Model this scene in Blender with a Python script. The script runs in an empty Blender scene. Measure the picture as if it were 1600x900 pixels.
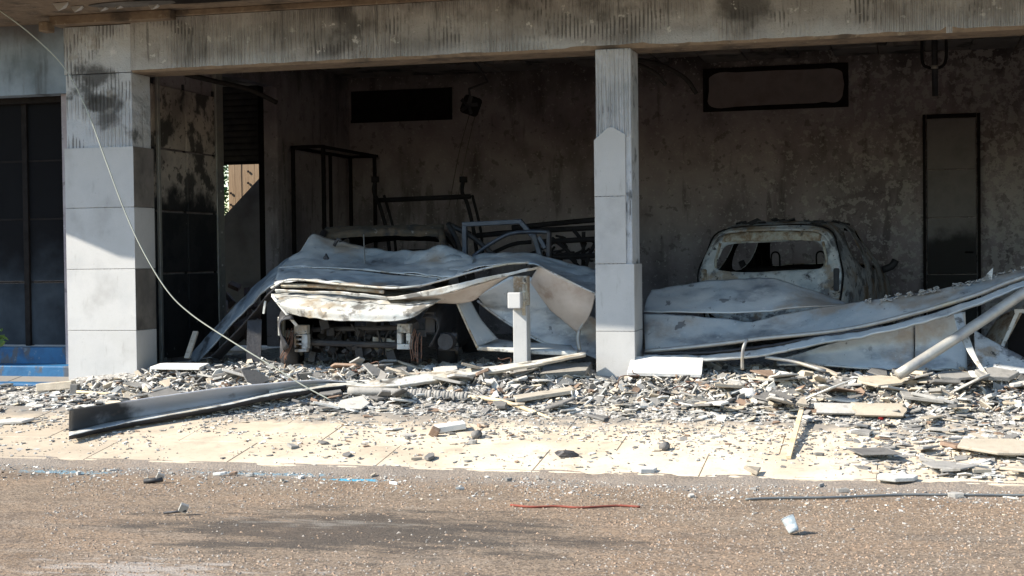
import bpy, bmesh, math, random
from mathutils import Vector, Matrix, noise, Euler
random.seed(7)
SC = bpy.context.scene
COL = SC.collection
R = math.radians

# ------------------------------------------------------------------ camera, sky, sun, exposure
YAW, FPX, HOR, ROLL = R(15.0), 2300.0, 400.0, 0.012
CAM = Vector((0, -12.86, 1.17))
fw = Vector((-math.sin(YAW), math.cos(YAW), 0)); rt = Vector((math.cos(YAW), math.sin(YAW), 0)); up = Vector((0, 0, 1))
pit = -math.atan((450 - HOR) / FPX)
f2 = fw * math.cos(pit) + up * math.sin(pit); u2 = up * math.cos(pit) - fw * math.sin(pit)
M0 = Matrix((rt, u2, -f2)).transposed()
CR = M0 @ Matrix.Rotation(-ROLL, 3, 'Z')
cd = bpy.data.cameras.new('camera'); cam = bpy.data.objects.new('camera', cd); COL.objects.link(cam)
cam.matrix_world = Matrix.Translation(CAM) @ CR.to_4x4()
cd.sensor_width = 36; cd.lens = FPX / 1600 * 36; cd.clip_end = 2000; cd.clip_start = .05
SC.camera = cam
SC.cycles.max_bounces = 6; SC.cycles.diffuse_bounces = 4; SC.cycles.glossy_bounces = 3; SC.cycles.caustics_reflective = False; SC.cycles.caustics_refractive = False
SUN_EL, SUN_AZ = R(38), R(26)          # azimuth of the light: degrees off the facade, travelling right and inwards
LD = Vector((math.cos(SUN_AZ) * math.cos(SUN_EL), math.sin(SUN_AZ) * math.cos(SUN_EL), -math.sin(SUN_EL)))
W = bpy.data.worlds.new('World'); SC.world = W; W.use_nodes = True
sk = W.node_tree.nodes.new('ShaderNodeTexSky'); sk.sky_type = 'NISHITA'; sk.sun_disc = False
sk.sun_elevation = SUN_EL; sk.sun_rotation = math.atan2(-LD.x, -LD.y); sk.dust_density = .2; sk.air_density = 1.4; sk.ozone_density = 4.0
bg = W.node_tree.nodes['Background']; bg.inputs[1].default_value = 0.125
W.node_tree.links.new(sk.outputs[0], bg.inputs[0])
sl = bpy.data.lights.new('sun', 'SUN'); sl.energy = 5.0; sl.angle = R(.5); sl.color = (1, .92, .79)
so = bpy.data.objects.new('sun', sl); COL.objects.link(so); so.rotation_euler = LD.to_track_quat('-Z', 'Y').to_euler()
SC.view_settings.view_transform = 'Standard'; SC.view_settings.look = 'None'
SC.view_settings.exposure = 1.18; SC.view_settings.gamma = 1; SC.view_settings.use_curve_mapping = False

# ------------------------------------------------------------------ helpers
def ray(px, py):
    return CR @ Vector(((px - 800) / FPX, -(py - 450) / FPX, -1))
def P(px, py, Y):                     # where the sight line through a photo point meets the upright plane Y
    d = ray(px, py); return CAM + d * ((Y - CAM.y) / d.y)
def PX(px, py, X):
    d = ray(px, py); return CAM + d * ((X - CAM.x) / d.x)
EDGE = -2.68
def hz(x, y):                         # height of the rubble heap
    e = 0
    if y > -1.25:
        a = (y + 1.25) / 1.0
        e = min(1, max(0, a)); e = e * e * (3 - 2 * e) * .105
        if y > .5: e *= max(.35, 1 - (y - .5) / 3)
    if x < -7.3: e *= max(.15, 1 - (-7.3 - x) / 1.0)
    n = noise.noise(Vector((x * .9, y * 1.3, 3))) * .5 + .75
    if x > -6.2 and x < -3.5 and y > -.9 and y < .6: n += .35
    return e * n
def gz(x, y, heap=True):
    if y < EDGE: return -.412
    z = .14 * y if y < 0 else 0.0
    return z + (hz(x, y) if heap else 0)
def G(px, py, heap=True):             # where a sight line meets the ground
    d = ray(px, py); t = 5.0
    while t < 40:
        p = CAM + d * t
        if p.z < gz(p.x, p.y, heap): break
        t += .01
    return p
def tag(o, label=None, cat=None, group=None, kind=None):
    if label: o['label'] = label
    if cat: o['category'] = cat
    if group: o['group'] = group
    if kind: o['kind'] = kind
    return o
def smooth(me):
    for p in me.polygons: p.use_smooth = True
def mk(name, verts, faces, m, parent=None, sm=False, bev=0):
    me = bpy.data.meshes.new(name); me.from_pydata([tuple(v) for v in verts], [], faces); me.update()
    return ob(name, me, m, parent, sm, bev)
def ob(name, me, m, parent=None, sm=False, bev=0):
    if m and not me.materials: me.materials.append(m)
    if sm: smooth(me)
    o = bpy.data.objects.new(name, me); COL.objects.link(o)
    if parent:
        o.parent = parent
        o.matrix_parent_inverse = Matrix.Translation(-parent.location) if parent.type == 'EMPTY' else Matrix()
    if bev:
        b = o.modifiers.new('bevel', 'BEVEL'); b.width = bev; b.segments = 2; b.limit_method = 'ANGLE'
    return o
def empty(name, loc, label, cat, group=None):
    o = bpy.data.objects.new(name, None); COL.objects.link(o); o.location = loc; o.empty_display_size = .1
    return tag(o, label, cat, group)
BF = [(0, 3, 2, 1), (4, 5, 6, 7), (0, 1, 5, 4), (1, 2, 6, 5), (2, 3, 7, 6), (3, 0, 4, 7)]
def bv(x0, x1, y0, y1, z0, z1):
    return [(x0, y0, z0), (x1, y0, z0), (x1, y1, z0), (x0, y1, z0), (x0, y0, z1), (x1, y0, z1), (x1, y1, z1), (x0, y1, z1)]
def box(name, x0, x1, y0, y1, z0, z1, m, parent=None, bev=0):
    return mk(name, bv(x0, x1, y0, y1, z0, z1), BF, m, parent, False, bev)
class MB:
    def __init__(s): s.v = []; s.f = []
    def add(s, v, f):
        n = len(s.v); s.v += [tuple(q) for q in v]; s.f += [tuple(i + n for i in q) for q in f]; return s
    def box(s, *a): return s.add(bv(*a), BF)
    def obox(s, c, sx, sy, sz, rot):
        e = rot.to_matrix() if hasattr(rot, 'to_matrix') else rot
        return s.add([Vector(c) + e @ Vector(q) for q in bv(-sx / 2, sx / 2, -sy / 2, sy / 2, -sz / 2, sz / 2)], BF)
    def tube(s, pts, r, n=8, sub=1, taper=None):
        v, f = tubegeo(pts, r, n, sub, taper); return s.add(v, f)
    def bar(s, a, b, w, d=None):
        a = Vector(a); b = Vector(b); q = (b - a).to_track_quat('Y', 'Z'); L = (b - a).length
        return s.obox((a + b) / 2, w, L, d or w, q)
    def build(s, name, m, parent=None, sm=False, bev=0): return mk(name, s.v, s.f, m, parent, sm, bev)
def cr(pts, sub):
    pts = [Vector(p) for p in pts]
    if len(pts) < 3 or sub <= 1:
        if sub <= 1 or len(pts) < 2: return pts
        return [pts[0].lerp(pts[1], i / sub) for i in range(sub + 1)]
    out = []
    for i in range(len(pts) - 1):
        p0 = pts[i - 1] if i else pts[0] * 2 - pts[1]; p1 = pts[i]; p2 = pts[i + 1]
        p3 = pts[i + 2] if i + 2 < len(pts) else p2 * 2 - p1
        for k in range(sub):
            t = k / sub
            out.append(.5 * ((2 * p1) + (p2 - p0) * t + (2 * p0 - 5 * p1 + 4 * p2 - p3) * t * t + (3 * p1 - p0 - 3 * p2 + p3) * t ** 3))
    out.append(pts[-1]); return out
def tubegeo(pts, r, n=8, sub=1, taper=None):
    pts = cr(pts, sub); v = []; f = []
    prev = None
    for i, p in enumerate(pts):
        d = (pts[min(i + 1, len(pts) - 1)] - pts[max(i - 1, 0)]).normalized()
        if prev is None:
            a = d.orthogonal().normalized()
        else:
            a = (prev - d * prev.dot(d)).normalized()
        prev = a; b = d.cross(a)
        rr = r if taper is None else r * (1 + (taper - 1) * i / (len(pts) - 1))
        for k in range(n):
            an = 2 * math.pi * k / n; v.append(p + (a * math.cos(an) + b * math.sin(an)) * rr)
    for i in range(len(pts) - 1):
        for k in range(n):
            f.append((i * n + k, i * n + (k + 1) % n, (i + 1) * n + (k + 1) % n, (i + 1) * n + k))
    f.append(tuple(range(n))[::-1]); f.append(tuple((len(pts) - 1) * n + k for k in range(n)))
    return v, f
def sheet(name, rows, m, parent=None, th=.012, su=8, sv=8, wob=.012, ws=3.0, pix=True, seed=0, dy=0, lin=False):
    """a bent metal sheet lofted through rows of (px, py, Y) or world points"""
    R_ = [[P(q[0], q[1], q[2] + dy) if pix else Vector(q) for q in r] for r in rows]
    su *= 2; sv *= 2
    fn_ = (lambda q, k: [q[i].lerp(q[i + 1], t / k) for i in range(len(q) - 1) for t in range(k)] + [q[-1]]) if lin else cr
    R_ = [fn_(r, su) for r in R_]
    n = len(R_[0]); cols = [cr([r[i] for r in R_], sv) for i in range(n)]
    k = len(cols[0]); v = []; f = []
    for c in cols:
        for p in c:
            q = p + Vector((seed * 3.1, 0, 0))
            cmp_ = (abs(noise.noise(q * ws * 1.3)) - .25) * wob * 1.6 + (abs(noise.noise(q * ws * 3.1 + Vector((5, 5, 5)))) - .25) * wob * .25
            v.append(p + noise.noise_vector(q * ws * .6) * wob * .7 + Vector((0, -.6, .8)) * cmp_)
    for i in range(n - 1):
        for j in range(k - 1):
            f.append((i * k + j, (i + 1) * k + j, (i + 1) * k + j + 1, i * k + j + 1))
    o = mk(name, v, f, m, parent, True)
    o.data.set_sharp_from_angle(angle=R(13))
    s = o.modifiers.new('thickness', 'SOLIDIFY'); s.thickness = th; s.offset = 0
    return o
def poly_prism(pts, th, up_=Vector((0, 0, 1))):
    n = len(pts); v = [Vector(p) for p in pts] + [Vector(p) + up_ * th for p in pts]
    return v, [tuple(range(n))[::-1], tuple(range(n, 2 * n))] + [(i, (i + 1) % n, n + (i + 1) % n, n + i) for i in range(n)]

# ------------------------------------------------------------------ materials
def M(name, cols, scale=3.0, rough=.8, metal=0.0, bump=.25, bscale=45.0, layers=(), stretch=(1, 1, 1), detail=8, ridge=None, jitter=0, spec=.4, bdist=.01):
    m = bpy.data.materials.new(name); m.use_nodes = True; t = m.node_tree; N = t.nodes; L = t.links
    bs = N['Principled BSDF']; bs.inputs['Roughness'].default_value = rough; bs.inputs['Metallic'].default_value = metal
    bs.inputs['Specular IOR Level'].default_value = spec
    geo = N.new('ShaderNodeNewGeometry'); pos = geo.outputs['Position']
    def nz(sc, st=(1, 1, 1), det=8, off=0.0, rgh=.6):
        mp = N.new('ShaderNodeMapping'); mp.inputs['Scale'].default_value = st; mp.inputs['Location'].default_value = (off, off * 1.7, off * .6)
        L.new(pos, mp.inputs[0]); n = N.new('ShaderNodeTexNoise'); n.inputs['Scale'].default_value = sc; n.inputs['Detail'].default_value = min(det, 6)
        n.inputs['Roughness'].default_value = rgh; L.new(mp.outputs[0], n.inputs['Vector']); return n.outputs['Fac']
    rp = N.new('ShaderNodeValToRGB'); el = rp.color_ramp.elements
    while len(el) < len(cols): el.new(.5)
    for i, c in enumerate(cols):
        el[i].position = .3 + .4 * i / max(1, len(cols) - 1); el[i].color = (*c, 1)
    L.new(nz(scale, stretch, detail), rp.inputs[0]); cur = rp.outputs[0]
    hsum = None
    if ridge:                                # combed tile adhesive: upright ridges every few centimetres
        mp = N.new('ShaderNodeMapping'); mp.inputs['Scale'].default_value = (1, 1, .10); L.new(pos, mp.inputs[0])
        wv = N.new('ShaderNodeTexWave'); wv.wave_type = 'BANDS'; wv.bands_direction = 'X'; wv.inputs['Scale'].default_value = ridge
        wv.inputs['Distortion'].default_value = 3.5; wv.inputs['Detail'].default_value = 4; wv.inputs['Detail Scale'].default_value = 1.6; L.new(mp.outputs[0], wv.inputs[0])
    for k, ly in enumerate(layers):
        if 'ell' in ly:                      # a stain with a shape of its own: (cx, cy, rx, ry)
            cx, cy, rx, ry = ly['ell']; xz = ly.get('xz')
            s = N.new('ShaderNodeVectorMath'); s.operation = 'SUBTRACT'; s.inputs[1].default_value = (cx, 0, cy) if xz else (cx, cy, 0); L.new(pos, s.inputs[0])
            mm = N.new('ShaderNodeVectorMath'); mm.operation = 'MULTIPLY'; mm.inputs[1].default_value = (1 / rx, 0, 1 / ry) if xz else (1 / rx, 1 / ry, 0); L.new(s.outputs[0], mm.inputs[0])
            ln = N.new('ShaderNodeVectorMath'); ln.operation = 'LENGTH'; L.new(mm.outputs[0], ln.inputs[0])
            a = N.new('ShaderNodeMath'); a.operation = 'MULTIPLY_ADD'; a.inputs[1].default_value = -1; a.inputs[2].default_value = 1
            L.new(ln.outputs['Value'], a.inputs[0])
            b = N.new('ShaderNodeMath'); b.operation = 'MULTIPLY_ADD'; b.inputs[1].default_value = ly.get('amp', 1.6)
            L.new(nz(ly.get('scale', 5), ly.get('stretch', (1, 1, 1)), 8, k * 7.3 + 1), b.inputs[0])
            L.new(a.outputs[0], b.inputs[2]); val = b.outputs[0]
        else:
            if ly.get('groove'):             # soot left in the grooves, in patches
                pa = N.new('ShaderNodeMapRange'); pa.inputs['From Min'].default_value, pa.inputs['From Max'].default_value = ly['groove']
                L.new(nz(ly['scale'], ly.get('stretch', (1, 1, 1)), 6, k * 7.3 + 1), pa.inputs[0])
                iv = N.new('ShaderNodeMath'); iv.operation = 'SUBTRACT'; iv.inputs[0].default_value = 1; L.new(wv.outputs['Fac'], iv.inputs[1])
                ml = N.new('ShaderNodeMath'); ml.operation = 'MULTIPLY'; L.new(iv.outputs[0], ml.inputs[0]); L.new(pa.outputs[0], ml.inputs[1]); val = ml.outputs[0]
            elif ly.get('vor'):
                mp = N.new('ShaderNodeMapping'); mp.inputs['Scale'].default_value = ly.get('stretch', (1, 1, 1)); L.new(pos, mp.inputs[0])
                vo = N.new('ShaderNodeTexVoronoi'); vo.inputs['Scale'].default_value = ly['scale']; L.new(mp.outputs[0], vo.inputs['Vector'])
                sp = N.new('ShaderNodeSeparateColor'); L.new(vo.outputs['Color'], sp.inputs[0]); val = sp.outputs[k % 3]
            else:
                val = nz(ly.get('scale', 5), ly.get('stretch', (1, 1, 1)), ly.get('det', 8), k * 7.3 + 1 + ly.get('off', 0))
            if 'zg' in ly or 'yg' in ly or 'xg' in ly:
                ax = 'zg' if 'zg' in ly else ('yg' if 'yg' in ly else 'xg')
                sx = N.new('ShaderNodeSeparateXYZ'); L.new(pos, sx.inputs[0]); mr = N.new('ShaderNodeMapRange')
                mr.inputs['From Min'].default_value, mr.inputs['From Max'].default_value = ly[ax]
                L.new(sx.outputs[{'x': 0, 'y': 1, 'z': 2}[ax[0]]], mr.inputs[0])
                ad = N.new('ShaderNodeMath'); ad.operation = 'ADD'; L.new(val, ad.inputs[0]); L.new(mr.outputs[0], ad.inputs[1]); val = ad.outputs[0]
        mr = N.new('ShaderNodeMapRange'); mr.interpolation_type = 'SMOOTHSTEP'
        mr.inputs['From Min'].default_value = ly['lo']; mr.inputs['From Max'].default_value = ly['hi']; mr.inputs['To Max'].default_value = ly.get('mix', 1)
        L.new(val, mr.inputs[0])
        mx = N.new('ShaderNodeMix'); mx.data_type = 'RGBA'; mx.inputs[7].default_value = (*ly['col'], 1)
        L.new(mr.outputs[0], mx.inputs[0]); L.new(cur, mx.inputs[6]); cur = mx.outputs[2]
        if ly.get('h'):
            ml = N.new('ShaderNodeMath'); ml.operation = 'MULTIPLY_ADD'; ml.inputs[1].default_value = ly['h']; L.new(mr.outputs[0], ml.inputs[0])
            if hsum: L.new(hsum, ml.inputs[2])
            else: ml.inputs[2].default_value = 0
            hsum = ml.outputs[0]
    if jitter:
        oi = N.new('ShaderNodeObjectInfo'); hv = N.new('ShaderNodeHueSaturation')
        mr = N.new('ShaderNodeMapRange'); mr.inputs['To Min'].default_value = 1 - jitter; mr.inputs['To Max'].default_value = 1 + jitter * .7
        L.new(oi.outputs['Random'], mr.inputs[0]); L.new(mr.outputs[0], hv.inputs['Value']); L.new(cur, hv.inputs['Color']); cur = hv.outputs[0]
    L.new(cur, bs.inputs['Base Color'])
    if bump:
        b = N.new('ShaderNodeBump'); b.inputs['Strength'].default_value = bump; b.inputs['Distance'].default_value = bdist
        h = nz(bscale, stretch, 5, 3.3)
        if ridge:
            pz = nz(1.3, (1, 1, 1.6), 4, 9.1); pr = N.new('ShaderNodeMapRange'); pr.inputs['From Min'].default_value = .42; pr.inputs['From Max'].default_value = .58; pr.inputs['To Max'].default_value = 1.6; L.new(pz, pr.inputs[0])
            ml = N.new('ShaderNodeMath'); ml.operation = 'MULTIPLY'; L.new(wv.outputs['Fac'], ml.inputs[0]); L.new(pr.outputs[0], ml.inputs[1])
            ad = N.new('ShaderNodeMath'); ad.operation = 'MULTIPLY_ADD'; ad.inputs[1].default_value = .5; L.new(h, ad.inputs[0]); L.new(ml.outputs[0], ad.inputs[2]); h = ad.outputs[0]
        if hsum:
            ad = N.new('ShaderNodeMath'); ad.operation = 'ADD'; L.new(h, ad.inputs[0]); L.new(hsum, ad.inputs[1]); h = ad.outputs[0]
        L.new(h, b.inputs['Height']); L.new(b.outputs[0], bs.inputs['Normal'])
    return m
SOOT = (.012, .011, .011)
m_tile = M('stone_tile', [(.36, .365, .37), (.43, .43, .43), (.39, .39, .385)], 1.4, .6, bump=.15, bscale=160, jitter=.06,
           layers=[dict(scale=120, lo=.56, hi=.72, col=(.27, .265, .255), mix=.6), dict(scale=2.2, lo=.5, hi=.75, col=(.27, .265, .26), mix=.6),
                   dict(scale=9, stretch=(2, 2, .4), lo=.6, hi=.75, col=(.22, .21, .20), mix=.4), dict(scale=30, lo=.66, hi=.72, col=(.2, .19, .18), mix=.5)])
m_tile_soot = M('sooty_stone_tile', [(.17, .15, .14), (.12, .11, .10), (.22, .20, .18)], 2.2, .7, bump=.12, bscale=160, jitter=.2,
                layers=[dict(scale=3, lo=.5, hi=.72, col=(.06, .055, .05), mix=.8)])
k1, k2, k3 = P(150, 118, 0), P(160, 160, 0), P(165, 185, 0)
m_adh = M('combed_adhesive', [(.30, .325, .35), (.42, .44, .47), (.36, .36, .35)], 2.5, .85, bump=1, bscale=60, ridge=8.0, bdist=.014,
          layers=[dict(scale=2.6, stretch=(1, 1, .9), groove=(.44, .6), lo=.5, hi=.95, col=(.07, .07, .07), mix=.75), dict(scale=2.9, lo=.56, hi=.68, col=(.05, .055, .055), mix=.85),
                  dict(scale=3.2, off=6, lo=.58, hi=.7, col=(.22, .20, .17), mix=.6), dict(scale=6, lo=.64, hi=.72, col=(.6, .61, .62), mix=.6),
                  dict(ell=(k1.x, k1.z, .26, .16), xz=1, scale=5, amp=1.8, lo=.85, hi=1.4, col=(.03, .03, .03), mix=.85), dict(ell=(k2.x, k2.z, .28, .10), xz=1, scale=5, amp=1.8, lo=.85, hi=1.4, col=(.03, .03, .03), mix=.85), dict(ell=(k3.x, k3.z, .18, .12), xz=1, scale=5, amp=1.8, lo=.9, hi=1.5, col=(.035, .035, .035), mix=.8), dict(scale=70, lo=.6, hi=.7, col=(.12, .12, .12), mix=.5)])
m_beam = M('sooty_beam_render', [(.14, .138, .136), (.23, .225, .22), (.33, .328, .325), (.18, .165, .15)], 1.1, .85, bump=1, bscale=60, ridge=8.5, bdist=.016,
           layers=[dict(scale=2.2, stretch=(1, 1, 1.2), groove=(.44, .6), lo=.45, hi=.95, col=(.03, .03, .03), mix=.75), dict(scale=1.3, lo=.53, hi=.66, col=(.045, .043, .042), mix=.8), dict(scale=7, stretch=(3, 1, .3), lo=.56, hi=.7, col=(.035, .035, .035), mix=.55),
                   dict(scale=1.7, off=3, zg=(3.42, 2.98), lo=1.1, hi=1.5, col=(.38, .40, .42), mix=.7), dict(scale=1.2, off=5, lo=.58, hi=.68, col=(.27, .21, .16), mix=.4),
                   dict(scale=11, lo=.64, hi=.68, col=(.5, .5, .49), mix=.7), dict(scale=60, lo=.60, hi=.7, col=(.05, .05, .05), mix=.5)])
m_under = M('raw_concrete_underside', [(.13, .095, .068), (.19, .145, .105), (.10, .078, .058)], 5, .9, bump=.5, bscale=40, layers=[dict(scale=3, lo=.5, hi=.7, col=(.04, .034, .03), mix=.8), dict(scale=14, lo=.6, hi=.68, col=(.28, .24, .19), mix=.6)])  # brown also holds the warm bounce light on the beam's underside
m_wall = M('burnt_plaster', [(.21, .182, .198), (.30, .265, .284), (.37, .338, .356), (.25, .22, .238)], .9, .9, bump=.6, bscale=30,
           layers=[dict(scale=1.0, off=3, stretch=(1, 1, .6), lo=.45, hi=.68, col=(.12, .102, .112), mix=.7), dict(scale=1.5, zg=(2.7, 4.1), lo=.85, hi=1.6, col=SOOT, mix=.85),
                   dict(scale=2.6, stretch=(1.5, 1.5, .25), lo=.55, hi=.67, col=(.06, .052, .053), mix=.55),
                   dict(scale=1.9, off=11, det=6, xg=(-20, 10), lo=1.20, hi=1.26, col=(.36, .35, .355), mix=.4, h=-.6),
                   dict(scale=11, off=21, det=6, xg=(-20, 10), lo=1.20, hi=1.22, col=(.46, .445, .445), mix=.6, h=-.5),
                   dict(scale=7, off=31, det=6, lo=.60, hi=.62, col=(.09, .078, .08), mix=.5), dict(scale=22, off=2, det=6, lo=.62, hi=.645, col=(.50, .48, .47), mix=.5)])
m_ceil = M('smoked_ceiling', [(.18, .16, .155), (.28, .255, .245), (.22, .20, .195)], 2, .9, bump=.5, layers=[dict(scale=1.6, lo=.5, hi=.62, col=(.03, .028, .027), mix=.8)])
m_black = M('charred_black', [(.010, .009, .009), (.020, .018, .018), (.013, .012, .012)], 4, .9, bump=.5, bscale=30, spec=.05)
m_char = M('charred_steel', [(.022, .022, .024), (.045, .045, .05), (.065, .06, .058)], 5, .6, metal=.3, bump=.4, bscale=40)
m_bluesteel = M('blued_steel', [(.03, .038, .052), (.055, .066, .085), (.08, .088, .10)], 6, .5, metal=.4, bump=.2)
m_shutter = M('blue_grey_sheet_metal', [(.26, .31, .34), (.39, .43, .45), (.48, .49, .48), (.32, .36, .39)], 1.3, .45, metal=.15, bump=.3, bscale=9, spec=.5, bdist=.02,
              layers=[dict(scale=1.6, stretch=(1, 1, 2.2), lo=.49, hi=.66, col=(.11, .125, .145), mix=.75), dict(scale=1.4, off=8, stretch=(1, 1, 2), lo=.52, hi=.66, col=(.55, .55, .53), mix=.6), dict(scale=14, lo=.62, hi=.68, col=(.62, .62, .60), mix=.45),
                      dict(scale=1.5, off=4, lo=.54, hi=.68, col=(.30, .21, .13), mix=.65), dict(scale=18, stretch=(1, 1, .2), lo=.63, hi=.72, col=(.06, .06, .065), mix=.5), dict(scale=5, off=12, lo=.645, hi=.67, col=(.06, .06, .065), mix=.7)])
m_shutter_bounce = M('bounce_lit_sheet_metal', [(.40, .34, .30), (.50, .45, .41), (.34, .28, .24)], 2.0, .6, metal=.1, bump=.2, bscale=25,
                 layers=[dict(scale=3, lo=.55, hi=.7, col=(.22, .14, .09), mix=.6), dict(scale=8, lo=.64, hi=.7, col=(.12, .09, .07), mix=.5)])  # pinkish ground bounce on the underside put into the colour
m_white = M('scorched_white_metal', [(.32, .35, .35), (.50, .50, .48), (.40, .36, .28)], 3.5, .5, metal=.1, bump=.4, bscale=20,
            layers=[dict(scale=4, lo=.52, hi=.64, col=(.24, .17, .095), mix=.65), dict(scale=4, off=9, lo=.56, hi=.64, col=(.06, .052, .045), mix=.8), dict(scale=15, off=3, lo=.58, hi=.63, col=(.09, .08, .07), mix=.65)])
m_car = M('burnt_bare_car_metal', [(.27, .30, .33), (.42, .445, .46), (.53, .535, .525), (.19, .21, .24)], 4, .65, metal=.15, bump=.8, bscale=28,
          layers=[dict(scale=4, lo=.50, hi=.60, col=(.07, .07, .08), mix=.8), dict(scale=8, off=3, lo=.58, hi=.64, col=(.62, .62, .60), mix=.6),
                  dict(scale=3, off=5, lo=.51, hi=.62, col=(.28, .18, .085), mix=.65), dict(scale=16, off=5, lo=.61, hi=.65, col=(.025, .025, .025), mix=.85)])
m_rust = M('rusty_ash_metal', [(.30, .24, .16), (.42, .40, .34), (.22, .15, .09), (.50, .49, .45)], 6, .8, metal=.1, bump=.8, bscale=35,
           layers=[dict(scale=9, lo=.6, hi=.66, col=(.07, .06, .05), mix=.7)])
m_wire = M('rusted_wire', [(.09, .045, .03), (.15, .08, .055), (.06, .04, .035)], 20, .9, bump=0)
m_pole = M('galvanised_pole', [(.30, .30, .29), (.40, .39, .36), (.24, .24, .25)], 4, .5, metal=.4, bump=.2, layers=[dict(scale=5, lo=.58, hi=.7, col=(.45, .38, .24), mix=.6)])
m_pave = M('cream_paving', [(.52, .43, .325), (.60, .51, .395), (.47, .39, .295)], 1.2, .7, bump=.2, bscale=90, jitter=.05,
           layers=[dict(scale=1.6, lo=.5, hi=.7, col=(.33, .27, .205), mix=.6), dict(scale=26, det=10, lo=.58, hi=.68, col=(.20, .18, .16), mix=.55), dict(scale=5, off=3, lo=.58, hi=.68, col=(.26, .23, .19), mix=.5),
                   dict(scale=3, off=3, xg=(0.5, -9), lo=.7, hi=1.3, col=(.30, .25, .19), mix=.6),
                   dict(scale=5, yg=(-2.0, -.9), lo=.85, hi=1.3, col=(.17, .16, .15), mix=.85)])
m_bed = M('mortar_bed', [(.26, .21, .155), (.33, .27, .20), (.21, .17, .125)], 6, .95, bump=.6, bscale=60)
m_floor = M('ash_floor', [(.05, .048, .047), (.10, .095, .09), (.16, .155, .15)], 3, .95, bump=.8, bscale=50)
m_heap = M('fine_ash_rubble', [(.13, .12, .11), (.22, .21, .195), (.33, .315, .295), (.17, .16, .15)], 6, .95, bump=1, bscale=60, bdist=.02,
           layers=[dict(scale=40, vor=1, lo=.5, hi=.52, col=(.40, .385, .36), mix=.8), dict(scale=34, vor=1, lo=.72, hi=.74, col=(.06, .056, .052), mix=.8),
                   dict(scale=50, vor=1, lo=.80, hi=.82, col=(.56, .55, .53), mix=.8)])
c1 = G(560, 830); c2 = G(520, 822); c3 = G(110, 738); c4 = G(420, 741); c5 = G(555, 750); c6 = G(230, 890)
m_road = M('gravelly_road', [(.165, .112, .07), (.24, .168, .11), (.195, .145, .10), (.26, .195, .138)], .9, .95, bump=1, bscale=70, bdist=.014, detail=10,
           layers=[dict(scale=3.2, stretch=(.5, 1.3, 1), lo=.5, hi=.66, col=(.10, .074, .054), mix=.65), dict(scale=2.1, stretch=(.5, 1.3, 1), off=5, lo=.52, hi=.68, col=(.24, .195, .15), mix=.6),
                   dict(scale=60, vor=1, lo=.60, hi=.64, col=(.28, .22, .165), mix=.5), dict(scale=70, vor=1, lo=.62, hi=.66, col=(.07, .052, .04), mix=.65),
                   dict(yg=(-3.7, -2.9), scale=2.5, lo=1.05, hi=1.6, col=(.23, .21, .19), mix=.6),
                   dict(ell=(c1.x, c1.y, 1.9, .9), scale=4, stretch=(.5, 1.6, 1), amp=2.2, lo=1.2, hi=1.75, col=(.035, .03, .026), mix=.75),
                   dict(ell=(c2.x - .1, c2.y + .05, .9, .30), scale=8, stretch=(.5, 1.4, 1), amp=4, lo=2.4, hi=3.2, col=(.25, .23, .20), mix=.45),
                   dict(ell=(c6.x, c6.y, .9, .35), scale=8, stretch=(.5, 1.4, 1), amp=4, lo=2.3, hi=3.0, col=(.36, .33, .30), mix=.55),
                   dict(ell=(c3.x, c3.y, .55, .12), scale=14, amp=2.6, lo=1.6, hi=1.8, col=(.10, .27, .38), mix=.6),
                   dict(ell=(c4.x, c4.y, .8, .12), scale=16, amp=2.6, lo=1.75, hi=1.9, col=(.10, .27, .38), mix=.5),
                   dict(ell=(c5.x, c5.y, .26, .07), scale=18, amp=2.6, lo=1.5, hi=1.7, col=(.06, .33, .50), mix=.9)])
m_blue = M('blue_paint', [(.010, .07, .17), (.015, .11, .25), (.010, .05, .13)], 3, .6, bump=.3, bscale=30, layers=[dict(scale=5, stretch=(1, 1, .5), lo=.52, hi=.60, col=(.07, .07, .075), mix=.85), dict(scale=14, lo=.6, hi=.66, col=(.14, .20, .26), mix=.6)])
m_bluewall = M('scorched_blue_wall', [(.17, .22, .28), (.23, .29, .36), (.13, .17, .21)], 1.5, .8, bump=.2, layers=[dict(scale=3, stretch=(2, 1, .3), lo=.52, hi=.7, col=(.05, .055, .06), mix=.7), dict(scale=2, zg=(3.2, 3.6), lo=.8, hi=1.4, col=(.07, .06, .055), mix=.8)])
m_glass = M('sooty_glass', [(.022, .028, .036), (.042, .052, .064), (.018, .021, .026)], 1.3, .85, bump=.15, bscale=8, spec=.05, layers=[dict(scale=2, zg=(.5, 1.6), lo=.6, hi=1.3, col=(.007, .007, .008), mix=.95)])
m_gate = M('scorched_gate_panel', [(.34, .30, .275), (.52, .46, .41), (.42, .37, .33), (.26, .23, .21)], 1.8, .6, bump=.5, bscale=22, jitter=.2,
           layers=[dict(scale=2.4, lo=.50, hi=.58, col=(.04, .038, .038), mix=.9), dict(scale=13, lo=.57, hi=.63, col=(.03, .03, .03), mix=.7), dict(scale=2.0, off=4, zg=(2.4, 1.4), lo=.92, hi=1.12, col=(.013, .015, .019), mix=.96), dict(scale=7, off=2, lo=.66, hi=.70, col=(.5, .47, .44), mix=.6)])
m_wood = M('sunlit_brown_boards', [(.20, .135, .08), (.26, .18, .11), (.16, .105, .06)], 5, .8, bump=.3, bscale=30, stretch=(5, 5, .4), jitter=.15)
m_oldwood = M('grey_weathered_wood', [(.30, .27, .23), (.40, .36, .30), (.20, .18, .15)], 6, .85, bump=.4, bscale=40, stretch=(.5, 5, 5))
m_palewood = M('pale_bare_wood', [(.55, .42, .26), (.62, .50, .33), (.48, .36, .22)], 8, .8, bump=.2)
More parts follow.
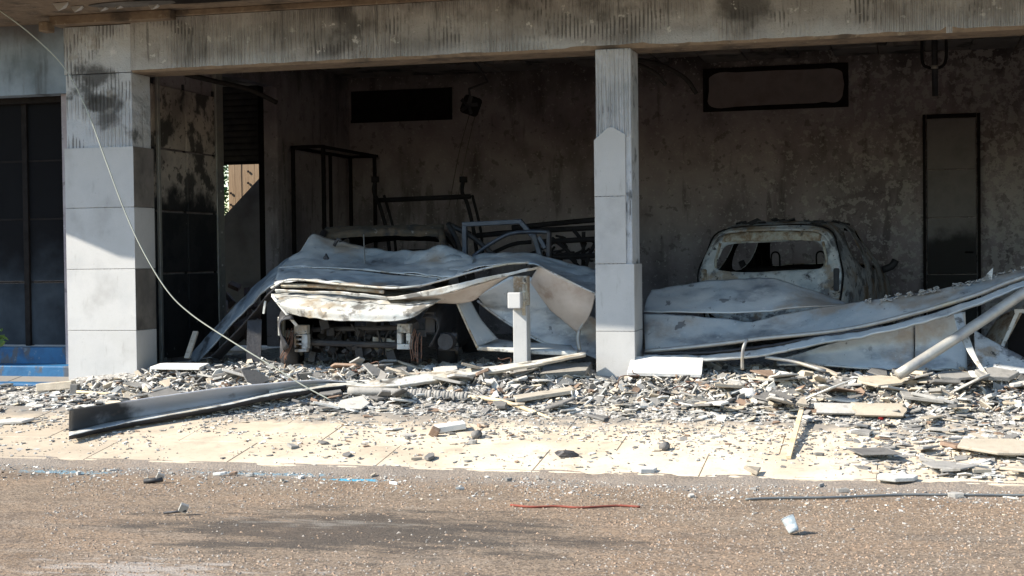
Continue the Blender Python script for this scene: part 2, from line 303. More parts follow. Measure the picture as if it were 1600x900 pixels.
m_plaster = M('plain_grey_render', [(.16, .15, .14), (.20, .19, .18), (.13, .12, .11)], 1.5, .9, bump=.3)
m_leaf = M('green_leaf', [(.05, .12, .02), (.09, .18, .04), (.04, .09, .02)], 9, .6, bump=0, jitter=.3)
m_redbrick = M('dark_red_rubble', [(.08, .03, .025), (.10, .07, .06), (.06, .05, .045)], 5, .9, bump=.6)
m_clear = bpy.data.materials.new('clear_plastic'); m_clear.use_nodes = True
b_ = m_clear.node_tree.nodes['Principled BSDF']; b_.inputs['Base Color'].default_value = (.86, .93, .96, 1); b_.inputs['Roughness'].default_value = .15; b_.inputs['Transmission Weight'].default_value = .55; b_.inputs['IOR'].default_value = 1.2
m_ropered = M('red_rope', [(.24, .06, .04), (.15, .045, .03)], 20, .9, bump=0)
m_cable = M('pale_cable', [(.30, .31, .27), (.38, .39, .33)], 8, .5, bump=0)
m_dkcable = M('dark_cable', [(.09, .10, .11), (.14, .15, .15)], 8, .5, bump=0)
m_red = M('red_plastic', [(.65, .03, .02), (.5, .02, .02)], 8, .4, bump=0)
m_bright = M('white_board', [(.60, .585, .56), (.70, .69, .66)], 4, .7, bump=.2, layers=[dict(scale=12, lo=.64, hi=.7, col=(.4, .38, .35), mix=.5)])
def shardmat(n, a, b, c): return M(n, [a, b, c], 5, .85, bump=.4, bscale=80, jitter=.18, layers=[dict(scale=9, lo=.6, hi=.7, col=tuple(x * .55 for x in a), mix=.6)])
m_sh = {'pale grey': shardmat('shard_pale_grey', (.34, .325, .30), (.40, .385, .36), (.28, .27, .25)),
        'mid grey': shardmat('shard_mid_grey', (.215, .207, .195), (.26, .25, .235), (.17, .165, .155)),
        'dark grey': shardmat('shard_dark_grey', (.11, .108, .105), (.15, .145, .14), (.085, .082, .08)),
        'whitish': shardmat('shard_whitish', (.52, .51, .48), (.60, .59, .56), (.45, .44, .41)),
        'buff': shardmat('shard_buff', (.37, .32, .25), (.43, .375, .30), (.31, .26, .20)),
        'brown': shardmat('shard_brown', (.20, .135, .10), (.26, .18, .13), (.17, .12, .09))}

# ------------------------------------------------------------------ the ground
road = mk('road', [(-300, -300, -.412), (300, -300, -.412), (300, 300, -.412), (-300, 300, -.412)], [(0, 1, 2, 3)], m_road); tag(road, kind='structure')
pv = mk('pavement', [(-22, EDGE + .012, -.46), (9, EDGE + .012, -.46), (9, .4, -.46), (-22, .4, -.46), (-22, EDGE + .012, .14 * EDGE - .02), (9, EDGE + .012, .14 * EDGE - .02), (9, .0, -.02), (-22, 0, -.02), (9, .4, -.02), (-22, .4, -.02)],
        [(0, 3, 2, 1), (0, 1, 5, 4), (4, 5, 6, 7), (7, 6, 8, 9), (1, 2, 8, 6, 5), (3, 0, 4, 7, 9), (2, 3, 9, 8)], m_bed); tag(pv, kind='structure')
sw, sd = 1.2, .6
x0j = P(846, 720, EDGE + .3).x
def slab_mesh():
    g = .0025; v = []
    for yy in (g, sd - g):
        for xx in (g, sw - g):
            v += [(xx, yy, .14 * yy - .03), (xx, yy, .14 * yy)]
    bm = bmesh.new(); vs = [bm.verts.new(q) for q in v]
    for f in ((0, 2, 3, 1), (4, 5, 7, 6), (1, 3, 7, 5), (0, 4, 6, 2), (0, 1, 5, 4), (2, 6, 7, 3)): bm.faces.new([vs[i] for i in f])
    bmesh.ops.bevel(bm, geom=bm.edges[:], offset=.003, segments=1, affect='EDGES')
    me = bpy.data.meshes.new('paving_slab'); bm.to_mesh(me); me.materials.append(m_pave); return me
sme = slab_mesh()
for r in range(5):
    off = x0j + (sw * .42 if r % 2 else 0)
    for k in range(-13, 8):
        if r == 4 and k % 1: continue
        y = EDGE + r * sd
        o = ob('paving_slab', sme, None, pv)
        dx = off + k * sw
        o.location = (dx, y, .14 * y + random.uniform(-.0015, .0015)); o.rotation_euler = (random.uniform(-.002, .002), random.uniform(-.002, .002), 0)
# grit and mud washed up against the front edge of the paving
v = []; f = []
for i in range(561):
    x = -20 + i * .05; w = .06 + .22 * max(0, noise.noise(Vector((x * .9, 3, 1))) + .35) + .05 * noise.noise(Vector((x * 6, 1, 1))); h = .022 + .022 * noise.noise(Vector((x * 2.3, 7, 1))) + .012 * noise.noise(Vector((x * 11, 7, 1)))
    ov = .03 + .06 * noise.noise(Vector((x * 3.1, 9, 1)))
    v += [(x, EDGE + max(.012, ov), .14 * EDGE + (.14 * ov + .003 if ov > .02 else -.012)), (x, EDGE - .005, -.412 + h + .012), (x, EDGE - w * .5, -.412 + h * .5), (x, EDGE - w, -.4125)]
for i in range(560):
    for k in range(3): f.append((4 * i + k, 4 * i + k + 1, 4 * i + k + 5, 4 * i + k + 4))
tag(mk('mud_drift', v, f, m_road, None, True), 'brown grit and mud drifted against the front edge of the paving', 'grit', kind='stuff')
fl = box('garage_floor', -8.0, 4.4, .4, 9, -.3, 0, m_floor); tag(fl, kind='structure')

# ------------------------------------------------------------------ the burnt garage
bld = empty('burnt_garage', (-3, 0, 0), 'burnt out grey garage with tiled pillars, sooty beam and blackened interior', 'building')
PZ = [-.11, .49, 1.09, 1.69, 2.28]
def pillar(x0, x1, d, chamfer=False, topz=2.28):
    p = box('pillar', x0 + .016, x1 - .016, .016, d - .016, -.15, 2.995, m_adh, bld, .008)
    zs = PZ[:-1] + [topz]
    for i in range(4):
        z0, z1 = zs[i], zs[i + 1]
        g = .0025
        if chamfer and i == 3:
            c = .11; pts = [(x0, z0 + g), (x1 - .07, z0 + g), (x1 - .07, z1 - c * .6), (x1 - .18, z1), (x0 + .13, z1), (x0, z1 - c)]
            v = [(a, 0, b) for a, b in pts] + [(a, .015, b) for a, b in pts]; n = 6
            mk('tile', v, [tuple(range(n)), tuple(range(n, 2 * n))[::-1]] + [(k, n + k, n + (k + 1) % n, (k + 1) % n) for k in range(n)], m_tile, p)
        else:
            xr = x1 - (.07 if chamfer and i == 2 else 0)
            box('tile', x0 + (.0 if not chamfer or i != 3 else 0), xr - .001, 0, .0155, z0 + g, z1 - g, m_tile, p, .002)
        if not (chamfer and i >= 2):
            mm = m_tile if (i in (0, 2) or chamfer) else m_tile_soot
            box('tile', x1 - .0155, x1, .016 if chamfer else .001, d - .002, z0 + g, z1 - g, mm, p, .002)
        if not chamfer: box('tile', x0, x0 + .0155, .016, d - .002, z0 + g, z1 - g, m_tile, p, .002)
    return p
pl = pillar(-7.98, -7.23, .40)
pm0, pm1 = P(931, 500, 0).x, P(1001, 560, .0).x
pillar(pm0, pm1 - .05, .40, True, 2.30)
pillar(2.75, 3.2, .40, True, 2.30)
def wavy_beam(x0, x1, y0, y1, z0, z1, m, name, parent):
    n = int((x1 - x0) / .05); v = []; f = []
    for i in range(n + 1):
        x = x0 + (x1 - x0) * i / n
        e = abs(noise.noise(Vector((x * 3, 0, 1)))) * .022 + abs(noise.noise(Vector((x * 14, 0, 5)))) * .012
        ez = .0 if noise.noise(Vector((x * .6, 4, 1))) > -.25 else abs(noise.noise(Vector((x * 2, 9, 1)))) * .05
        v += [(x, y0, z1), (x, y0 + .0, z0 + .02 + e + ez), (x, y0 + .022 + e, z0), (x, y1, z0), (x, y1, z1)]
    for i in range(n):
        a = i * 5; b = a + 5
        for k in range(4): f.append((a + k, a + k + 1, b + k + 1, b + k))
    f.append((0, 4, 3, 2, 1)); e = n * 5; f.append((e, e + 1, e + 2, e + 3, e + 4))
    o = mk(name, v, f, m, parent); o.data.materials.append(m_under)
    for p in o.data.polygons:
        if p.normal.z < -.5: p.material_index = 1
    return o
wavy_beam(-7.24, 5, .004, .40, 2.992, 3.5, m_beam, 'beam', bld)
box('beam_end', -7.972, -7.244, .008, .396, 3.0, 3.46, m_adh, bld)
box('beam_upper', -7.98, 5, .15, .40, 3.5, 3.98, m_beam, bld)
# raised rim plates where the cladding panels met on the beam
for px in (764, 572):
    q = P(px, 60, 0); box('joint_strip', q.x - .006, q.x + .006, -.004, .02, 3.03, 3.46, m_beam, bld)
# ledge above the beam and the canopy soffit
ledge = MB(); ledge.box(-8.05, -6.75, -.12, .149, 3.47, 3.56); ledge.build('ledge', m_under, bld, bev=.01)
box('ledge', -6.745, 5, -.03, .149, 3.505, 3.56, m_under, bld, .008)
box('bracket', -8.12, -8.02, -.2, -.06, 3.40, 3.50, m_under, bld, .015)
CE = [(-22, -1.43), (-12.7, -1.43), (-11.7, -1.1), (-10.9, -.92), (-10.55, -.93), (-10.1, -1.08), (-8.4, -1.2), (-6.4, -1.38), (-5.2, -1.42), (-3, -1.56), (0, -1.68), (5, -1.75)]   # unseen canopy front edge, shaped to put the shade on pillars and steps
CE = [(x, y * 1.225) for x, y in CE]
cv = []; cf = []
n = len(CE)
for x, y in CE: cv += [(x, .149, 3.561), (x, y, 3.561), (x, y, 3.75), (x, .149, 3.75)]
for i in range(n - 1):
    a = 4 * i
    for k in range(4): cf.append((a + k, a + (k + 1) % 4, a + 4 + (k + 1) % 4, a + 4 + k))
cf += [(0, 3, 2, 1), tuple(4 * (n - 1) + k for k in range(4))]
cano = mk('canopy', cv, cf, m_under, bld)
def soffit_patch(cx, cy, r, m, z):
    pts = []
    for k in range(16):
        a = k / 16 * 6.283; rr = r * (1 + .35 * noise.noise(Vector((cx + math.cos(a), cy + math.sin(a), 3))))
        pts.append((cx + math.cos(a) * rr * 1.6, cy + math.sin(a) * rr * .5, z))
    v, f = poly_prism(pts, .004); return mk('spalled_patch', v, f, m, cano)
q = P(330, 4, -.5); soffit_patch(q.x - .1, -.55, .42, m_black, 3.552)  # black plate puts the hole's darkness into the torn soffit
q = P(210, 4, -.5); soffit_patch(q.x, -.5, .28, m_floor, 3.55)
for i, (px, dy, s) in enumerate([(95, -.75, .09), (120, -.55, .07), (160, -.42, .05), (185, -.45, .04), (240, -.4, .06)]):
    q = P(px, 8, dy); v = [(q.x - s, dy, 3.556), (q.x + s, dy - .02, 3.556), (q.x + s * .2, dy + .1, 3.556), (q.x - s * .1, dy - .03, 3.556 - s * .9), (q.x + s * .4, dy + .03, 3.556 - s * .5)]
    mk('plaster_flake', v, [(0, 1, 3), (1, 4, 3), (1, 2, 4), (2, 0, 3, 4)], m_tile, cano)
# walls
BY = 8.0
bw = MB()
box('back_wall', -8.3, 4.4, BY, BY + .2, -.3, 4.4, m_wall, bld)
sx = -8.1
y1 = PX(334, 300, sx).y; y2 = PX(345, 300, sx).y; y3 = PX(430, 300, sx).y
box('side_wall', sx - .15, sx, .39, y1, 0, 4.4, m_wall, bld)
box('side_wall', sx - .15, sx, y3, BY - .002, 0, 4.4, m_wall, bld)
box('lintel', sx - .15, sx - .003, y1 + .002, y3 - .002, 3.46, 4.4, m_wall, bld)
box('door_jamb', sx - .15, sx + .05, y1 + .002, y2, 0, 3.458, m_gate and m_pole, bld, .01)
q = box('wall_edge', sx - .152, sx + .035, y3 + .002, y3 + .16, 0, 3.455, m_wall, bld, .03)
box('side_wall', 4.2, 4.4, .4, BY - .002, 0, 4.4, m_wall, bld)
# metal gate leaf folded against the side wall
gt = empty('metal_gate', (sx + .05, 1.5, 0), 'scorched metal gate leaf of large panels folded behind the left pillar', 'gate')
gy0 = .52; gys = [gy0, 1.2, 1.95, 2.68, y1 - .03]
gzs = [.05, 1.02, 1.72, 2.42, 3.14]
for i in range(4):
    for k in range(4):
        box('gate_panel', sx + .02, sx + .045 + random.uniform(0, .012), gys[i] + .012, gys[i + 1] - .012, gzs[k] + .012, gzs[k + 1] - .012, m_gate, gt, .006)
gf = MB()
for y in gys: gf.box(sx + .004, sx + .03, y - .011, y + .011, .03, 3.2)
gf.build('frame', m_char, gt)
PXr = PX(240, 300, sx).y
box('gate_rail', sx + .05, sx + .09, PXr - .03, PXr + .02, .0, 3.25, m_pole, gt, .008)
for z in (.6, .85, 1.1, 1.5, 2.0): 
    mk('screw', *tubegeo([(sx + .05, (y1 + y2) / 2, z), (sx + .058, (y1 + y2) / 2, z)], .012, 8), m_bright, bld)
# ceiling of hollow blocks, some burnt out
ce = box('ceiling', -8.3, 4.4, .4, BY + .2, 4.06, 4.2, m_black, bld)
cg = random.Random(3)
for i in range(21):
    for k in range(9):
        x = -8.08 + i * .595; y = .42 + k * .845
        if cg.random() < .36: 
            fr = MB()
            fr.box(x, x + .12, y, y + .84, 3.87, 4.058); fr.box(x + .121, x + .59, y, y + .2, 3.87, 4.058)
            fr.build('ceiling_rib', m_ceil, ce, bev=.03); continue
        box('ceiling_block', x, x + .59, y, y + .84, 3.87 + cg.uniform(-.01, .01), 4.058, m_ceil, ce, .02)
# vent opening, board on the back wall
a = P(551, 190, BY); b = P(705, 150, BY)
vo = MB(); vo.box(a.x, b.x, BY - .05, BY - .004, a.z, b.z + .12)
vo.build('vent_dark_fill', m_black, bld)  # solid black box carrying the opening's darkness in its colour
fr = MB(); fr.box(a.x, b.x, BY - .08, BY - .052, a.z - .03, a.z + .01); fr.box(b.x - .01, b.x + .03, BY - .08, BY - .052, a.z - .03, b.z + .12); fr.build('vent_frame', m_black, bld)
a = P(1103, 172, BY); b = P(1322, 102, BY)
sg = empty('wall_board', (a.x + .9, BY, a.z), 'burnt rectangular board with blackened frame high on the back wall', 'board')
w_, h_ = b.x - a.x, b.z - a.z
m_board = M('scorched_board', [(.19, .165, .17), (.25, .22, .225), (.18, .14, .145)], 2, .8, bump=.3)
pts = []
for k in range(40):
    t = k / 40 * 6.283; c, s = math.cos(t), math.sin(t); e = .28
    px_ = abs(c) ** e * (1 if c > 0 else -1); pz_ = abs(s) ** e * (1 if s > 0 else -1)
    q = Vector((a.x + w_ / 2 + px_ * (w_ / 2 - .035), 0, a.z + h_ / 2 + pz_ * (h_ / 2 - .03)))
    q += noise.noise_vector(q * 5) * .04; pts.append((q.x, BY - .045, q.z))
v, f = poly_prism(pts, .02, Vector((0, 1, 0))); mk('panel', v, f, m_board, sg)
box('backing', a.x + .01, b.x - .01, BY - .024, BY - .004, a.z + .01, b.z - .01, m_black, sg)
fr = MB(); fr.box(a.x - .03, b.x + .03, BY - .06, BY - .003, a.z - .03, a.z + .01); fr.box(a.x - .03, b.x + .03, BY - .06, BY - .003, b.z - .01, b.z + .03)
fr.box(a.x - .03, a.x + .01, BY - .058, BY - .003, a.z + .011, b.z - .011); fr.box(b.x - .01, b.x + .03, BY - .058, BY - .003, a.z + .011, b.z - .011); fr.build('frame', m_black, sg)
# door in the back wall
a = P(1443, 455, BY); b = P(1531, 177, BY)
dr = empty('back_door', ((a.x + b.x) / 2, BY, 0), 'tall narrow scorched steel door in the back wall at the right', 'door')
fr = MB(); fr.box(a.x, a.x + .036, BY - .09, BY - .003, 0, b.z); fr.box(b.x - .036, b.x, BY - .09, BY - .003, 0, b.z); fr.box(a.x + .051, b.x - .051, BY - .088, BY - .003, b.z - .05, b.z); fr.build('frame', m_black, dr)
m_doorp = M('sooty_door', [(.15, .145, .15), (.20, .19, .195), (.12, .118, .122)], 2, .7, bump=.2, layers=[dict(scale=2, zg=(2.2, .7), lo=.85, hi=1.2, col=SOOT, mix=.95)])
zs = [0.02, .85, 1.62, 2.27, b.z - .052]
for i in range(4): box('door_panel', a.x + .055, b.x - .055, BY - .05, BY - .01, zs[i] + .006, zs[i + 1] - .006, m_doorp, dr, .006)
hd = MB().tube([(b.x - .1, BY - .05, 1.15), (b.x - .1, BY - .1, 1.15), (b.x - .2, BY - .1, 1.15)], .012); hd.build('handle', m_black, dr)

# ------------------------------------------------------------------ left entrance, alley and yard behind
lh = empty('side_building', (-10.5, .5, 0), 'dark entrance front with a scorched blue lintel left of the pillar', 'building')
box('wall', -22, -7.985, .30, .5, 2.86, 3.56, m_bluewall, lh)
box('soffit', -22, -7.982, .15, .499, 3.5605, 3.745, m_under, lh)
box('door_head', -22, -7.986, .5, .7, 2.80, 3.1, m_black, lh)
box('roof', -22, -8.262, .5, 9.75, 3.56, 3.74, m_floor, lh)  # extended out of view past the shutter to shade the sloping wall
box('wall', -22, -21.8, .5, 6, 0, 3.55, m_plaster, lh)
xa = P(45, 340, .62).x
for k in range(-7, 2):
    x0 = xa + k * 1.0; x1 = x0 + .985
    if x0 > -8.1: continue
    x1 = min(x1, -7.99)
    pan = empty('glazing', (x0, .6, .3), None, None) if False else None
    box('door_stile', x0 - .03, x0 + .03, .56, .64, .30, 2.858, m_black, lh, .005)
    for z0, z1 in ((.31, .95), (.97, 1.6), (1.62, 2.2), (2.22, 2.85)):
        box('door_pane', x0 + .032, x1 - .02, .59, .62, z0, z1, m_glass, lh)
        box('door_rail', x0 + .031, x1 - .021, .585, .625, z1 + .001, z1 + .019, m_black, lh)
st = empty('blue_steps', (-9.5, .2, 0), 'blue painted concrete steps left of the left pillar', 'steps')
box('step', -22, -8.02, -.28, .14, -.3, -.012, m_blue, st, .012)
box('step', -22, -8.02, .141, .48, -.3, .125, m_blue, st, .012)
box('step', -22, -8.02, .481, .66, -.3, .29, m_blue, st, .012)
# half open roller shutter at the end of the alley
SY = 5.6
rs = empty('roller_shutter', (-9.4, SY, 2.5), 'half raised dark roller shutter seen through the opening in the left wall', 'shutter')
zb = P(380, 250, SY).z
for k in range(16):
    z = zb + .02 + k * .085
    if z > 3.5: break
    v, f = tubegeo([(-12, SY, z), (-8.27, SY, z)], .05, 10); v = [Vector((q.x, SY + (q.y - SY) * .4, q.z)) for q in v]
    mk('slat', v, f, m_char, rs, True)
box('bottom_bar', -12, -8.27, SY - .03, SY + .03, zb - .06, zb - .02, m_black, rs)
box('guide_rail', -8.46, -8.262, SY - .06, SY + .06, 0, 3.55, m_black, rs)
yw = empty('boarded_shed', (-11, 11.5, 0), 'sunlit shed wall of brown upright boards beyond the shutter', 'shed')
a = P(357, 290, 11.5).x; 
for k in range(18):
    x = a + k * .13
    box('board', x, x + .127, 11.5 + random.uniform(0, .012), 11.54, -.3, 4.2, m_wood, yw, .004)
for px, py in ((388, 268), (388, 286), (361, 302), (361, 320)):
    q = P(px, py, 11.49); mk('bolt', *tubegeo([q, q + Vector((0, -.014, 0))], .022, 8), m_black, yw)
# added wall with a sloping top for the boards' diagonal shadow; rubble below
A = [P(424, 258, 10.2), P(352, 336, 10.2)]
v = [(A[0].x + .8, 10.2, -.3), (A[0].x + .8, 10.2, A[0].z + .85), (A[0].x, 10.2, A[0].z), (A[1].x, 10.2, A[1].z), (A[1].x - .6, 10.2, A[1].z - .65), (A[1].x - .6, 10.2, -.3)]
n = 6; v2 = [(x, 10.5, z) for x, _, z in v]
sf = mk('shadow_wall', v + v2, [tuple(range(n)), tuple(range(n, 2 * n))[::-1]] + [(i, n + i, n + (i + 1) % n, (i + 1) % n) for i in range(n)], m_plaster)
tag(sf, 'added grey wall with a sloping top standing in for a shadow across the boards', 'wall')
ab = MB()
rr = random.Random(5)
for i in range(160):
    x = rr.uniform(-11.5, -8.4); y = rr.uniform(6.3, 9.8); s = rr.uniform(.1, .3)
    ab.obox((x, y, rr.uniform(0, .9) * (y - 6) / 4 + .05), s, s * .6, s * .4, Euler((rr.random() * 3, rr.random() * 3, rr.random() * 3)))
tag(ab.build('brick_rubble', m_redbrick), 'dark heap of brick rubble in the alley beyond the shutter', 'rubble', kind='stuff')
def leafy(name, c, rx, ry, rz_, n, s, label, cat, seed):
    r = random.Random(seed); e = empty(name, (c.x, c.y, c.z - rz_ - .3), label, cat)
    mb = MB()
    for i in range(n):
        d = Vector((r.gauss(0, 1), r.gauss(0, 1), r.gauss(0, 1))).normalized() * (r.random() ** .4)
        p = c + Vector((d.x * rx, d.y * ry, d.z * rz_)); q = Euler((r.uniform(-1, 1), r.uniform(-1, 1), r.uniform(0, 6.28))).to_matrix(); k = s * r.uniform(.6, 1.3)
        mb.add([p + q @ Vector(w) * k for w in ((0, -1, 0), (.32, -.3, .08), (.26, .4, .05), (0, 1, -.1), (-.26, .4, .05), (-.32, -.3, .08))], [(0, 1, 5), (1, 2, 4, 5), (2, 3, 4)])
    mb.build('crown', m_leaf, e)
    tb = MB()
    for i in range(5):
        tb.tube([Vector((c.x, c.y, c.z - rz_ - .3)), c + Vector((r.uniform(-.3, .3) * rx, r.uniform(-.3, .3) * ry, -rz_ * .3)), c + Vector((r.uniform(-1, 1) * rx * .7, r.uniform(-1, 1) * ry * .7, r.uniform(.1, .7) * rz_))], .012, 6, 3, .4)
    tb.build('trunk', m_oldwood, e)
leafy('shrub', P(341, 296, 12.0), .22, .25, .8, 700, .06, 'sunlit green shrub beside the brown boards beyond the shutter', 'shrub', 4)
leafy('leafy_plant', P(-14, 528, -.5), .15, .15, .14, 60, .045, 'small green plant at the far left edge by the steps', 'plant', 5)

# ------------------------------------------------------------------ fittings inside
s1 = empty('shelf_frame', PX(500, 380, sx), 'empty charred steel rack frame standing against the left wall', 'rack')
def wallpt(px, py, off=.3): return PX(px, py, sx + off)
c = {k: PX(px, py, sx + o_) for k, (px, py, o_) in dict(a=(455, 228, .08), b=(486, 228, .42), c=(513, 232, .08), d=(547, 236, .42)).items()}
yA, yB = PX(455, 300, sx + .08).y, PX(545, 300, sx + .08).y
zt = PX(455, 228, sx + .08).z
for (y, o_) in ((yA, .08), (yB, .08), (yA + .05, .5), (yB - .1, .5)):
    box('post', sx + o_, sx + o_ + .045, y, y + .045, 0, zt, m_black, s1)
for (y) in (yA, yB): box('rail', sx + .08, sx + .54, y + .002, y + .043, zt - .04, zt + .002, m_black, s1)
for o_ in (.08, .5): 
    box('rail', sx + o_ + .003, sx + o_ + .04, yA, yB, zt - .042, zt - .002, m_black, s1); box('rail', sx + o_ + .003, sx + o_ + .04, yA, yB, .9, .94, m_black, s1)
for o_ in (.5,): box('post', sx + o_ - .2, sx + o_ - .16, yA + .8, yA + .84, 0, zt - .045, m_black, s1)
# hanging fan
fc = P(736, 165, 5.5)
fn = empty('wall_fan', fc, 'charred square fan hanging from the ceiling on a bent bracket', 'fan')
mb = MB(); mb.obox(fc, .24, .18, .24, Euler((.2, .35, .3))); mb.build('housing', m_black, fn, bev=.04)
for k in range(5):
    an = k * 1.256; mb = MB(); d = Vector((math.cos(an), 0, math.sin(an)))
    mb.obox(fc + Vector((0, -.11, 0)) + d * .06, .12, .012, .05, Euler((.5, -an, 0))); mb.build('blade', m_char, fn)
mb = MB(); mb.tube([fc, fc + Vector((-.03, .02, .22)), fc + Vector((.22, .02, .3)), fc + Vector((.1, .03, .5)), (fc.x - .1, fc.y, 3.87)], .018); mb.build('bracket', m_char, fn)
for i, px in enumerate((0, 1)):
    mb = MB(); mb.tube([fc + Vector((-.02 + i * .08, 0, -.1)), fc + Vector((-.2 + i * .1, .1, -.6)), fc + Vector((-.38 + i * .1, .2, -1.3))], .006, 6, 6); mb.build('cord', m_floor, fn)
# pipes and conduits under the ceiling
q = P(1460, 60, 5.0); q2 = P(1461, 150, 5.0)
pp = empty('drop_pipe', q2, 'charred vertical pipe with hanging straps below the ceiling at right', 'pipe')
mb = MB(); mb.tube([(q.x, 5, 3.86), q2], .035, 10); mb.build('pipe', m_char, pp, True)
zc = P(1461, 105, 5).z
mb = MB(); mb.tube([(q.x - .13, 5, 3.86), (q.x - .14, 5, zc + .1), (q.x - .07, 5, zc), (q.x + .07, 5, zc), (q.x + .13, 5, zc + .12), (q.x + .12, 5, 3.86)], .018, 8, 5); mb.build('strap', m_black, pp, True)
mb = MB(); mb.tube([(q.x, 5, zc + .02), (q.x, 5, zc - .02)], .045, 10); mb.build('collar', m_pole, pp, True)
for i, (pts, lab) in enumerate([([(990, 92, 1.2), (1030, 100, 1.4), (1070, 122, 1.6), (1088, 146, 1.7)], 'longer charred conduit drooping from the ceiling right of the middle pillar'),
                                ([(985, 96, 1.0), (1020, 112, 1.1), (1040, 132, 1.2)], 'shorter charred conduit drooping beside the middle pillar')]):
    mb = MB(); mb.tube([P(*t) for t in pts], .022, 8, 6); tag(mb.build('conduit', m_black, None, True), lab, 'conduit')
mb = MB(); mb.tube([P(*t) for t in ((290, 116, .6), (340, 128, .9), (390, 140, 1.3), (432, 160, 1.6))], .026, 8, 6); tag(mb.build('conduit', m_black, None, True), 'dark bent pipe sagging below the beam behind the left pillar', 'pipe')
# charred lifting stand behind the cars
lf = empty('metal_stand', P(665, 345, 4.2), 'charred goal shaped metal stand rising behind the left burnt car', 'stand')
mb = MB(); mb.tube([P(592, 313, 4.2), P(735, 307, 4.2)], .03, 8); mb.build('crossbar', m_black, lf, True)
for x0, x1, x2 in ((586, 592, 604), (724, 730, 740)):
    mb = MB(); mb.tube([P(x0, 283, 4.2), P(x0 - 2, 300, 4.2), P(x1, 318, 4.2), P(x2, 360, 4.2), P(x2 + 8, 420, 4.2)], .024, 8, 4); mb.build('upright', m_black, lf, True)
    mb = MB(); mb.tube([P(x0, 285, 4.2), P(x0, 276, 4.2)], .05, 8); mb.build('cap', m_black, lf, True)
    mb = MB(); mb.tube([P(x1 + 8, 305, 4.3), P(x2 + 11, 360, 4.3), P(x2 + 16, 420, 4.3)], .018, 8, 4); mb.build('upright', m_black, lf, True)

# ------------------------------------------------------------------ burnt cars
TX = bpy.data.textures.new('dents', 'CLOUDS'); TX.noise_scale = .22; TX.noise_depth = 4
def shell(name, st, holes, m, parent, disp=.035, th=.012):
    """st: stations (y, zlow, wlow, zbelt, wbelt, ztop, wtop); holes: set of (interval, ring segment) left open"""
    v = []; f = []; K = 11
    for (y, zl, wl, zb, wb, zt, wt) in st:
        h = [(wl, zl), (wb * 1.02, (zl + zb) / 2), (wb, zb), (wt, zt - .05), (wt * .8, zt), (0, zt + .02)]
        ring = [(x, y, z) for x, z in h] + [(-x, y, z) for x, z in h[-2::-1]]
        v += ring
    for i in range(len(st) - 1):
        for k in range(K - 1):
            seg = k if k < 5 else 9 - k
            if (i, seg) in holes: continue
            f.append((i * K + k, (i + 1) * K + k, (i + 1) * K + k + 1, i * K + k + 1))
    o = mk(name, v, f, m, parent, True)
    s = o.modifiers.new('sub', 'SUBSURF'); s.levels = 2; s.render_levels = 2; s.boundary_smooth = 'PRESERVE_CORNERS'
    d = o.modifiers.new('dents', 'DISPLACE'); d.texture = TX; d.strength = disp; d.mid_level = .5; d.texture_coords = 'GLOBAL'
    o.data.materials.append(m_black); t = o.modifiers.new('thickness', 'SOLIDIFY'); t.thickness = th; t.material_offset = 1  # inner faces blackened, the cabin's darkness put into the colour
    return o
def ring_plate(name, outer, inner, m, parent, y0=0.0, disp=.02):
    n = len(outer); v = []; f = []
    for t in (0, .35, .7, 1):
        for a, b in zip(outer, inner):
            x = a[0] + (b[0] - a[0]) * t; z = a[1] + (b[1] - a[1]) * t; y = y0 + (a[2] + (b[2] - a[2]) * t)
            v.append((x, y - .03 * math.sin(t * 3.14), z))
    for r in range(3):
        for k in range(n): f.append((r * n + k, r * n + (k + 1) % n, (r + 1) * n + (k + 1) % n, (r + 1) * n + k))
    o = mk(name, v, f, m, parent, True)
    s = o.modifiers.new('sub', 'SUBSURF'); s.levels = 2; s.render_levels = 2
    d = o.modifiers.new('dents', 'DISPLACE'); d.texture = TX; d.strength = disp; d.mid_level = .5; d.texture_coords = 'GLOBAL'
    t = o.modifiers.new('thickness', 'SOLIDIFY'); t.thickness = .018
    return o
def loc_parent(o, e):
    o.matrix_parent_inverse = Matrix()
def wheel(e, x, y, r=.28):
    mb = MB(); mb.tube([(x - .08, y, r), (x + .08, y, r)], r * .72, 20); w = mb.build('wheel', m_char, e, True); loc_parent(w, e)
    mb = MB(); mb.tube([(x - .1, y, r), (x + .1, y, r)], r * .2, 10); h = mb.build('hub', m_rust, w, True)
# the hatchback, tail towards the street
q = P(1203, 440, 4.2)
car2 = empty('burnt_car', (q.x, 4.2, 0), 'burnt out pale hatchback seen from behind in the right bay', 'car')
car2.rotation_euler.z = -.17
st = [(0.04, .42, .74, .96, .82, 1.42, .66), (.18, .30, .83, .97, .88, 1.50, .67), (.55, .26, .86, .96, .91, 1.53, .67), (1.15, .25, .87, .94, .92, 1.54, .67), (1.27, .25, .87, .94, .92, 1.54, .67),
      (2.0, .25, .84, .92, .86, 1.49, .58), (2.12, .25, .84, .92, .86, 1.46, .57), (2.75, .25, .83, .90, .84, 1.02, .74), (3.45, .32, .78, .80, .76, .84, .60), (3.62, .40, .66, .70, .66, .72, .55)]
H = {(2, 2), (4, 2), (6, 3), (6, 4), (6, 5)}
H |= {(3, 4)} if False else set()
b = shell('body', st, H, m_car, car2, .03); loc_parent(b, car2)
out = [(-.76, .40, 0), (-.83, .80, -.03), (-.83, .98, -.02), (-.76, 1.18, .08), (-.69, 1.38, .15), (-.48, 1.465, .16), (0, 1.485, .15), (.48, 1.48, .16), (.69, 1.39, .15), (.76, 1.18, .08), (.83, .98, -.02), (.83, .80, -.03), (.76, .40, 0), (.3, .36, -.02), (-.3, .36, -.02)]
